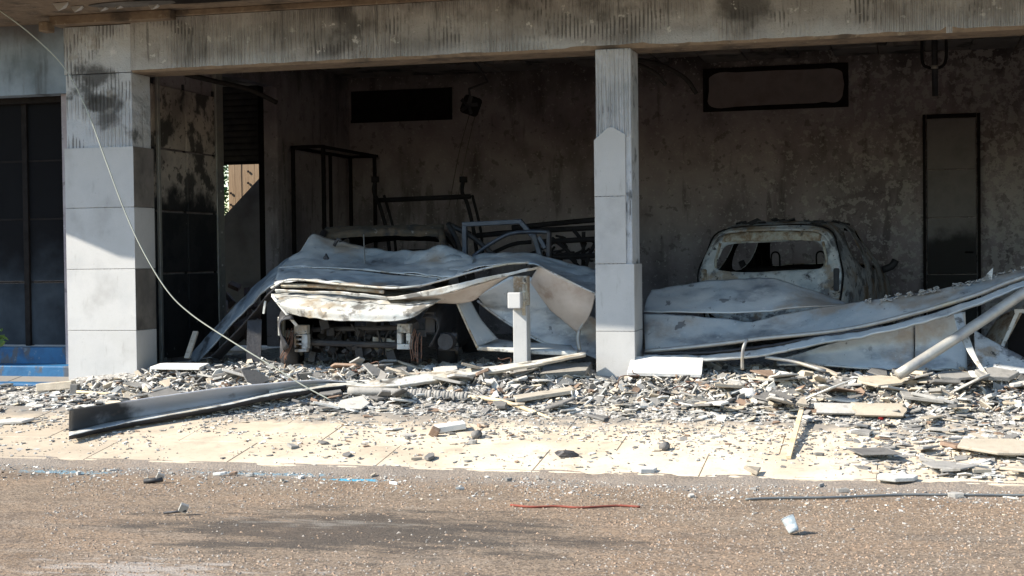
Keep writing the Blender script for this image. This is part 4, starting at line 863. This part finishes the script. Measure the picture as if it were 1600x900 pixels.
def density(x, y):
    n = noise.noise(Vector((x * 1.1, y * 1.6, 11))) * .5 + .5
    d = 0
    if y > -1.25: d = min(1, (y + 1.25) / .45)
    if x > -.5 and y < -.6: d = max(d, .34 + .5 * min(1, (x + .5) / 1.0) * (1 if noise.noise(Vector((x * 1.7, y * 1.9, 4))) > -.12 else .25))
    if x < -7.4: d *= max(.25, 1 - (-7.4 - x) * .7)
    if y > 1.0: d *= .45
    return d * (.55 + .6 * n)
# fine pieces, joined (too many to count)
bank = {c: MB() for c in m_sh}
def drop(x, y, r, t, tilt, z='left', lift=0.0):
    g = gz(x, y); c = pick(z, rg); v, f = shard_geo(r, t, rg)
    e = Euler((rg.gauss(0, tilt), rg.gauss(0, tilt), rg.random() * 6.28)).to_matrix(); o = Vector((x, y, g + t / 2 + lift))
    bank[c].add([o + e @ p for p in v], f)
cnt = 0
while cnt < 19500:
    x = rg.uniform(-9.5, 3.2); y = rg.uniform(-2.6, 1.7)
    if blocked(x, y) or rg.random() > density(x, y): continue
    cnt += 1; u = rg.random(); r = .012 + .07 * u ** 3.0
    drop(x, y, r, rg.uniform(.003, .008) + r * .07, .45 if hz(x, y) > .03 else .15, 'right' if x > -2.5 else 'left', rg.random() * .03 * min(1, hz(x, y) / .08))
for i in range(9000):
    x = rg.uniform(-11, 2.2); y = -1.05 - abs(rg.gauss(0, .55)) if i % 3 else rg.uniform(EDGE + .02, -1)
    if y < EDGE + .02 or noise.noise(Vector((x * 1.4, y * 2.2, 17))) < -.12 + .25 * rg.random() - .12: continue
    drop(x, y, .005 + .032 * rg.random() ** 3.5, .004 + .006 * rg.random(), .12, 'left')
for i in range(3000):
    x = rg.uniform(-8.5, 2.2); y = EDGE - abs(rg.gauss(0, .5)) - .01
    u = noise.noise(Vector((x * .8, y, 2)))
    if u < -.2 and rg.random() < .6: continue
    drop(x, y, .004 + .014 * rg.random() ** 3, .006, .25, 'road')
for c, b in bank.items():
    tag(b.build('fine_rubble', m_sh[c]), f'countless small {c} chips strewn over heap, paving and road edge', 'rubble', kind='stuff')
# road gravel
OC = [(1, 0, 0), (0, 1, 0), (-1, 0, 0), (0, -1, 0), (0, 0, 1)]
OF = [(0, 1, 4), (1, 2, 4), (2, 3, 4), (3, 0, 4)]
m_gr = [M('gravel_brown', [(.21, .145, .095), (.28, .20, .14), (.15, .10, .07)], 40, .9, bump=0), M('gravel_grey', [(.20, .175, .145), (.29, .255, .22), (.12, .105, .09)], 40, .9, bump=0), M('gravel_pale', [(.34, .31, .27), (.27, .24, .21), (.42, .39, .35)], 40, .9, bump=0)]
gb = [MB(), MB(), MB()]
for i in range(36000):
    y = EDGE - 3.6 * rg.random(); x = rg.uniform(-7.5, 2.0)
    if x < -(y + 12.86) * .62 - .2 or x > (y + 12.86) * .12 + .6: continue
    n = noise.noise(Vector((x * 1.3, y * 2, 8)))
    if ((x - c1.x) / 1.7) ** 2 + ((y - c1.y) / .8) ** 2 < 1 and rg.random() < .75: continue
    if rg.random() > .65 + n: continue
    s = .004 + .010 * rg.random() ** 2.5; k = rg.choices((0, 1, 2), (6, 4, .15))[0]; a = rg.random() * 6.28; ca, sa = math.cos(a), math.sin(a); w = rg.uniform(.5, 1)
    gb[k].add([(x + (p[0] * ca - p[1] * w * sa) * s, y + (p[0] * sa + p[1] * w * ca) * s, -.412 + p[2] * s * .7 - .0005 + rg.random() * .001) for p in OC], OF)
for b, m, c in zip(gb, m_gr, ('brown', 'grey', 'pale')): tag(b.build('gravel', m), f'loose {c} gravel scattered over the road', 'gravel', kind='stuff')

# pieces one can pick out, each a thing of its own
VAR = {}
for c in m_sh:
    for s in range(5):
        v, f = shard_geo(1, .16 if s % 2 else .11, rg); me = bpy.data.meshes.new('tile_fragment'); me.from_pydata([tuple(q) for q in v], [], f); me.materials.append(m_sh[c])
        bm = bmesh.new(); bm.from_mesh(me); bmesh.ops.bevel(bm, geom=bm.edges[:], offset=.025, segments=1, affect='EDGES'); bm.to_mesh(me); bm.free(); VAR[c, s] = me
def frag(x, y, r, tilt, z, zone, th=None, lift=0.0):
    c = pick(z, rg); o = bpy.data.objects.new('tile_fragment', VAR[c, rg.randrange(5)]); COL.objects.link(o)
    t = (th or rg.uniform(.012, .024)) / .13
    o.scale = (r, r * rg.uniform(.6, 1), t)
    tx, ty = rg.gauss(0, tilt), rg.gauss(0, tilt); base = .14 if EDGE < y < 0 else 0
    o.rotation_euler = Euler((tx + base, ty, rg.random() * 6.28)); o.location = (x, y, gz(x, y) + .07 * t + abs(tx) * r * .5 + abs(ty) * r * .5 + lift)
    w = 'large' if r > .13 else 'small'
    tag(o, f'{w} {c} broken tile piece {zone}', 'tile fragment', f'{w} {c} tile pieces {zone}')
    return o
def many(n, xr, yr, rr_, tilt, z, zone, lift=.03, dens=True):
    k = 0; tries = 0
    while k < n and tries < 20000:
        tries += 1
        x = rg.uniform(*xr); y = rg.uniform(*yr)
        if blocked(x, y) or (dens and rg.random() > density(x, y) + .15): continue
        frag(x, y, rr_[0] + (rr_[1] - rr_[0]) * rg.random() ** 2.2, tilt, z, zone, None, rg.random() * lift); k += 1
many(88, (-1.75, 1.5), (-1.05, .1), (.09, .29), .15, 'right', 'in the heap before the right bay', .05)
many(30, (-.35, 1.4), (-2.6, -1.1), (.08, .26), .10, 'right', 'strewn over the paving at the right edge', .03, False)
many(85, (-7.0, -2.8), (-1.1, .15), (.07, .22), .2, 'left', 'in the heap before the left bay', .03)
many(20, (-9.6, -7.3), (-1.3, -.35), (.07, .2), .10, 'right', 'below the left pillar and the blue steps', .02, False)
many(22, (-8.5, -.4), (-2.6, -1.3), (.035, .08), .06, 'left', 'loose on the bare cream paving', 0, False)
many(22, (-6.5, 1.2), (-3.6, EDGE - .05), (.03, .07), .08, 'road', 'loose on the road', 0, False)

from collections import defaultdict
ORD = ['leftmost', 'second-leftmost', 'third-leftmost', 'fourth-leftmost', 'fifth-leftmost', 'sixth-leftmost', 'seventh-leftmost', 'eighth-leftmost', 'ninth-leftmost', 'tenth-leftmost', 'eleventh-leftmost', 'twelfth-leftmost', 'thirteenth-leftmost', 'fourteenth-leftmost', 'fifteenth-leftmost', 'sixteenth-leftmost', 'seventeenth-leftmost', 'eighteenth-leftmost', 'nineteenth-leftmost', 'twentieth-leftmost', 'twenty-first-leftmost', 'twenty-second-leftmost', 'twenty-third-leftmost', 'twenty-fourth-leftmost']
byg = defaultdict(list)
for o in COL.objects:
    if o.name.startswith('tile_fragment'): byg[o['group']].append(o)
def sx_(o):
    q = CR.transposed() @ (o.location - CAM); return q.x / -q.z
for g, l in byg.items():
    l.sort(key=sx_)
    if len(l) > 1:
        for k, o in enumerate(l):
            if k < len(ORD): o['label'] = ORD[k] + ' ' + o['label'].replace('broken ', '')

# ------------------------------------------------------------------ single things among the rubble
rocks = []
def slab(name, px, py, sx, sy, sz, rot, m, label, cat, lift=0.0, heap=True, rag=0.0, n=0):
    q = G(px, py, heap)
    if n:
        pts = []
        for k in range(n):
            a = k / n * 6.283 + .3; rr = 1 + rg.uniform(-rag, rag); pts.append(Vector((math.cos(a) * sx / 2 * rr, math.sin(a) * sy / 2 * rr, -sz / 2)))
        v, f = poly_prism(pts, sz)
    else:
        v, f = [Vector(t) for t in bv(-sx / 2, sx / 2, -sy / 2, sy / 2, -sz / 2, sz / 2)], BF
        v = [t + Vector((rg.uniform(-rag, rag) * sx, rg.uniform(-rag, rag) * sy, 0)) for t in v]
    o = mk(name, v, f, m, None, False, .006); o.location = (q.x, q.y, q.z + sz / 2 + lift); o.rotation_euler = rot
    return tag(o, label, cat)
slab('white_board', 1040, 592, .64, .30, .035, (.42, .02, .06), m_bright, 'white rectangular board lying against the middle pillar foot', 'board', .09, rag=.02)
slab('white_board', 282, 583, .52, .22, .03, (.1, .0, .0), m_bright, 'flat off white board on the heap by the left pillar', 'board', .05, rag=.02)
slab('wood_beam', 88, 612, .36, .10, .07, (.0, -.08, .12), m_palewood and m_sh['buff'], 'pale square timber end lying before the blue steps', 'timber', .02)
slab('dark_block', 117, 617, .07, .08, .10, (0, .1, .2), m_sh['dark grey'], 'small dark upright block at the foot of the left pillar', 'block', 0)
rocks.append(('stone_chunk', 265, 556, .26, .16, .34, (.2, .15, .4), m_sh['mid grey'], 'grey upright stone chunk inside the gate behind the left pillar', 'stone'))
rocks.append(('stone_chunk', 252, 568, .15, .14, .13, (.1, .3, .4), m_sh['mid grey'], 'rounded grey stone lying beside the upright stone chunk', 'stone'))
mb = MB(); mb.bar(P(292, 560, .4), P(306, 518, .55), .06, .02); tag(mb.build('wood_stake', m_oldwood), 'short plank leaning at the gate behind the left pillar', 'plank')
slab('concrete_slab', 886, 590, .40, .3, .06, (.18, -.05, .1), m_sh['mid grey'], 'thick grey broken slab in the heap left of the middle pillar', 'slab', .03, rag=.08)
slab('wood_plank', 850, 625, .52, .13, .035, (.15, -.12, .5), m_oldwood, 'grey weathered plank on the heap left of the middle pillar', 'plank', .03, rag=.02)
slab('wood_plank', 655, 590, .75, .06, .025, (.1, -.03, .1), m_oldwood, 'thin grey lath lying on the heap before the burnt car', 'plank', .02)
slab('wood_plank', 805, 583, .7, .05, .02, (.1, -.05, .12), m_sh['buff'], 'thin buff lath in the heap before the meter post', 'plank', .03)
slab('dark_tile', 938, 656, .26, .2, .02, (.15, .12, .8), m_sh['dark grey'], 'dark triangular slate on the front edge of the heap', 'tile', .01, n=3)
slab('white_block', 702, 674, .24, .12, .05, (.1, -.12, .5), m_sh['whitish'], 'white block lying on the paving in front of the middle of the heap', 'block', .01, rag=.08)
slab('brown_block', 679, 682, .07, .06, .07, (.3, .5, .2), m_sh['brown'], 'small brown block beside the white block on the paving', 'block')
rocks.append(('charred_lump', 887, 714, .17, .07, .06, (.1, .05, .2), m_char, 'small black charred lump on the paving near the kerb', 'lump'))
slab('tile_piece', 1012, 738, .17, .12, .035, (.1, .05, .3), m_sh['whitish'], 'white broken tile lying on the road below the paving', 'tile', 0, n=5, rag=.2)
slab('tile_piece', 1178, 742, .16, .13, .03, (.35, .1, .8), m_sh['buff'], 'pale triangular tile tilted on the road edge', 'tile', .02, n=3)
slab('large_tile', 1570, 712, .70, .36, .022, (.17, .04, .1), m_sh['buff'], 'large pale tile sheet lying at the right edge of the paving', 'tile', .05, n=6, rag=.12)
slab('large_tile', 1375, 610, .52, .32, .022, (.2, .02, .3), m_sh['buff'], 'broad pale tile sheet on the heap before the right bay', 'tile', .07, n=6, rag=.2)
slab('large_tile', 1555, 606, .38, .26, .04, (.3, .05, .1), m_sh['mid grey'], 'thick grey tile tilted towards the street at the right edge', 'tile', .09, n=5, rag=.12)
slab('large_tile', 1492, 602, .34, .2, .025, (.24, .04, .2), m_sh['mid grey'], 'rounded mid grey tile before the bent strip', 'tile', .07, n=7, rag=.12)
rocks.append(('white_lump', 1172, 622, .15, .12, .10, (.2, .2, .2), m_bright, 'bright white lump on the heap right of the middle pillar', 'lump'))
def rock(name, px, py, sx, sy, sz, rot, m, label, cat, lift=0.0, seed=0):
    q = G(px, py); bm = bmesh.new(); bmesh.ops.create_icosphere(bm, subdivisions=2, radius=.5)
    for vv in bm.verts:
        p = vv.co.copy(); vv.co *= 1 + .45 * noise.noise(p * 2.2 + Vector((seed, 0, 0))) + .2 * noise.noise(p * 5 + Vector((0, seed, 0)))
        vv.co = Vector((vv.co.x * sx, vv.co.y * sy, vv.co.z * sz))
    me = bpy.data.meshes.new(name); bm.to_mesh(me); bm.free(); o = ob(name, me, m); o.location = (q.x, q.y, q.z + sz * .4 + lift); o.rotation_euler = rot
    return tag(o, label, cat)
def gutter_tile(px, py, L, w, label, m):
    q = G(px, py); v = []; n = 10
    for xx in (-L / 2, L / 2):
        for k in range(n + 1):
            a = math.pi * (.1 + .8 * k / n); v.append((xx + rg.uniform(-.02, .02), -math.cos(a) * w / 2, math.sin(a) * w * .22))
    f = [(k, k + 1, n + 2 + k, n + 1 + k) for k in range(n)]
    o = mk('ridge_tile', v, f, m, None, False); s = o.modifiers.new('thickness', 'SOLIDIFY'); s.thickness = .02
    o.location = q + Vector((0, 0, .0)); o.rotation_euler = (.14, .02, .1); tag(o, label, 'ridge tile')
for i, rk in enumerate(rocks): rock(*rk, seed=i * 3.3)
gutter_tile(1305, 645, .31, .24, 'left one of two rounded ridge tiles before the right bay', m_sh['pale grey'])
gutter_tile(1372, 648, .38, .30, 'right one of two rounded ridge tiles before the right bay', m_sh['buff'])
q = G(1376, 656); o = slab('red_scrap', 1376, 656, .05, .03, .025, (0, .2, .3), m_red, 'bright red plastic scrap beside the right ridge tile', 'scrap', 0, n=7, rag=.2)
o = slab('red_scrap', 1538, 766, .06, .015, .012, (0, .0, .1), m_red, 'thin red plastic scrap on the road at the right', 'scrap', 0)
# stick on the paving, round stones
a = G(1232, 719); b = G(1252, 658) + Vector((0, 0, .08)); mb = MB(); mb.bar(a + Vector((0, 0, .02)), b, .035, .022); tag(mb.build('wood_stick', m_palewood), 'pale wooden stick lying on the cream paving right of centre', 'stick')
for px, py, lab in ((743, 686, 'left'), (1037, 705, 'right')):
    q = G(px, py); mb = MB(); mb.tube([q + Vector((-.01, 0, .03)), q + Vector((.012, .06, .034))], .032, 12); tag(mb.build('pipe_plug', m_sh['dark grey'], None, True), f'{lab} one of two small dark round plugs on the paving', 'plug')
# fallen gutter channel
gy = [(-1.62, 108, 640, 684), (-1.35, 180, 630, 668), (-1.05, 260, 618, 653), (-.8, 340, 607, 639), (-.62, 420, 599, 622), (-.52, 490, 594, 611), (-.45, 540, 596, 605)]
gyl = G(106, 685).y - .03
gy = [(gyl + (-.5 - gyl) * ((px - 108) / 432) ** .8 if i else gyl, px, t, b) for i, (Y, px, t, b) in enumerate(gy)]
gu = empty('fallen_gutter', P(300, 650, -1), 'long grey metal gutter channel fallen across the paving at left', 'gutter')
m_gut = M('smoky_gutter_metal', [(.36, .38, .43), (.50, .51, .55), (.42, .43, .47)], 1.5, .4, metal=.2, bump=.2, bscale=15, layers=[dict(scale=2.5, xg=(-5.6, -6.6), lo=1.15, hi=1.4, col=(.03, .03, .03), mix=.92), dict(scale=5, lo=.6, hi=.7, col=(.15, .13, .12), mix=.6)])
sheet('channel', [[P(px, t, Y - .04) for Y, px, t, b in gy], [P(px, t + (b - t) * .45, Y + .05) for Y, px, t, b in gy], [P(px, b - 9, Y + .07) for Y, px, t, b in gy]], m_gut, gu, .008, 5, 5, .006, 3, pix=False)
sheet('lip', [[P(px, b - 9, Y + .07) for Y, px, t, b in gy], [P(px, b - 3, Y - .16) for Y, px, t, b in gy]], m_white, gu, .008, 5, 3, .005, 3, pix=False)
sheet('flange', [[P(px, b - 3, Y - .16) for Y, px, t, b in gy], [P(px, b + 3, Y - .13) for Y, px, t, b in gy]], m_char, gu, .008, 5, 2, .005, 3, pix=False)
gz2 = [(420, 600, 616), (480, 594, 604), (540, 597, 604), (600, 592, 607), (680, 583, 597), (760, 573, 585), (840, 562, 571), (915, 550, 556)]
gz2 = [(min(G(px, b).y - .1, -.18 - (915 - px) * .0008), px, t, b) for px, t, b in gz2]
sheet('flattened_end', [[P(px, t, Y + .10) for Y, px, t, b in gz2], [P(px, b - 3, Y - .06) for Y, px, t, b in gz2]], m_white, gu, .006, 5, 3, .010, 4, pix=False)
sheet('folded_edge', [[P(px, b - 3, Y - .06) for Y, px, t, b in gz2], [P(px, b + 1, Y - .05) for Y, px, t, b in gz2]], m_oldwood, gu, .006, 5, 2, .010, 4, pix=False)
# wrapped pole with bare wooden end
a, b, c = G(560, 622), G(640, 620), G(728, 624)
wp = empty('wrapped_pole', a, 'grey cord wrapped pole with a bare pale wooden end on the rubble', 'pole')
mb = MB(); mb.tube([P(545, 611, -.75), P(600, 612, -.75), P(660, 616, -.76), P(726, 620, -.78)], .038, 10, 5, .9); mb.build('shaft', m_sh['mid grey'], wp, True)
for k in range(22):
    t = k / 21; q = P(628 + 98 * t, 614 + 6 * t, -.755 - .02 * t); q2 = q + Vector((.028, 0, 0)); mb = MB(); mb.tube([q, q2], .040 + .003 * math.sin(k * 2.3), 10); mb.build('cord_turn', m_sh['mid grey'], wp, True)
mb = MB(); mb.tube([P(727, 620, -.78), P(780, 626, -.85), P(830, 642, -1.0), P(880, 664, -1.25)], .02, 8, 6, .8); mb.build('bare_end', m_palewood, wp, True)
# twisted wires in the heap
WP = [('before the burnt car under the bonnet', 560, 590), ('left of the meter post foot', 770, 580), ('before the white board', 1050, 612), ('beside the bright white lump', 1130, 618), ('under the long steel pole end', 1420, 598), ('below the off white board', 330, 600), ('between the gutter and the burnt car', 640, 575), ('before the middle pillar', 960, 615)]
for lab, px, py in WP:
    q = G(px, py) + Vector((0, 0, .02)); pts = [q]
    for k in range(7): pts.append(pts[-1] + Vector((rg.gauss(.03, .05), rg.gauss(0, .04), rg.gauss(.005, .03)))); pts[-1].z = max(pts[-1].z, gz(pts[-1].x, pts[-1].y) + .01)
    mb = MB(); mb.tube(pts, .0045, 6, 5); tag(mb.build('rusty_wire', m_wire, None, True), f'short twisted rusty wire in the rubble {lab}', 'wire')
# cables, rope, bottle
ce_ = G(516, 626); cy_ = ce_.y - .04
mb = MB(); mb.tube([P(px, py, -.8 + (cy_ + .8) * t) for px, py, t in ((-40, -8, 0), (0, 17, 0), (50, 55, .1), (100, 105, .2), (135, 170, .3), (165, 250, .4), (195, 330, .5), (225, 395, .6), (262, 455, .7), (300, 492, .8), (360, 532, .95), (430, 575, 1), (475, 603, 1), (516, 625, 1))], .0062, 8, 8)
tag(mb.build('hanging_cable', m_cable, None, True), 'pale cable hanging from the canopy in front of the left pillar', 'cable')
pts = [(1165, 783), (1215, 781), (1300, 780), (1400, 776), (1500, 776), (1640, 777)]
mb = MB(); mb.tube([G(*t) + Vector((0, 0, .012)) for t in pts], .009, 6, 6); tag(mb.build('ground_cable', m_dkcable, None, True), 'dark thin cable lying along the road at right', 'cable')
pts = [(798, 791), (830, 794), (870, 793), (905, 795), (945, 793), (970, 792), (1000, 794)]
mb = MB(); mb.tube([G(*t) + Vector((0, 0, .008)) for t in pts], .008, 6, 6); tag(mb.build('red_rope', m_ropered, None, True), 'frayed red rope lying on the brown road', 'rope')
q = G(1241, 836); bt = empty('plastic_cup', q, 'small clear plastic cup lying tilted on the brown road', 'cup')
prof = [(0, .0), (.0, .027), (.006, .031), (.04, .034), (.043, .0325), (.046, .0345), (.085, .038), (.09, .040), (.089, .0385), (.05, .034), (.01, .030), (.006, .0)]
ax = Vector((-.42, .25, .85)).normalized(); s1_ = ax.orthogonal().normalized(); s2_ = ax.cross(s1_); v = []; n = 18
for h, r in prof:
    for k in range(n):
        a = k / n * 6.283; v.append(q + Vector((0, 0, .016)) + ax * h + (s1_ * math.cos(a) + s2_ * math.sin(a)) * r)
f = [(i * n + k, i * n + (k + 1) % n, (i + 1) * n + (k + 1) % n, (i + 1) * n + k) for i in range(len(prof) - 1) for k in range(n)]
mk('cup_body', v, f, m_clear, bt, True)
rim = [q + Vector((0, 0, .016)) + ax * .09 + (s1_ * math.cos(k / 18 * 6.283) + s2_ * math.sin(k / 18 * 6.283)) * .040 for k in range(19)]
mb = MB(); mb.tube(rim, .0018, 6); mb.build('rim', m_clear, bt, True)
for px, py, L, lab in ((238, 756, .13, 'short dark metal pipe stub with bracket on the road at left'), (272, 806, .14, 'bent metal bracket lying on the road at left of the stain')):
    q = G(px, py); e = empty('metal_scrap', q, lab, 'scrap')
    mb = MB(); mb.tube([q + Vector((-L / 2, 0, .015)), q + Vector((L / 2, .03, .03))], .018 if L < .135 else .008, 10); mb.build('stub', m_char, e, True)
    mb = MB(); mb.obox(q + Vector((L / 2 - .02, .03, .045)), .05, .03, .05, Euler((.3, .4, .6))); mb.build('bracket', m_pole, e)
slab('grey_board', 20, 662, .42, .16, .025, (.15, -.06, .1), m_sh['pale grey'], 'flat pale grey board on the paving at the far left edge', 'board', .01, n=5, rag=.1)
slab('tile_piece', 1405, 752, .3, .14, .03, (.12, .0, .1), m_sh['whitish'], 'whitish tile on the kerb beneath the strewn fragments at right', 'tile', .01, n=6, rag=.2)
mb = MB(); mb.tube([P(120, 612, -.75), P(190, 617, -.72), P(250, 621, -.7)], .014, 6, 3); tag(mb.build('thin_lath', m_palewood, None, True), 'thin pale lath on the rubble below the left pillar', 'lath')
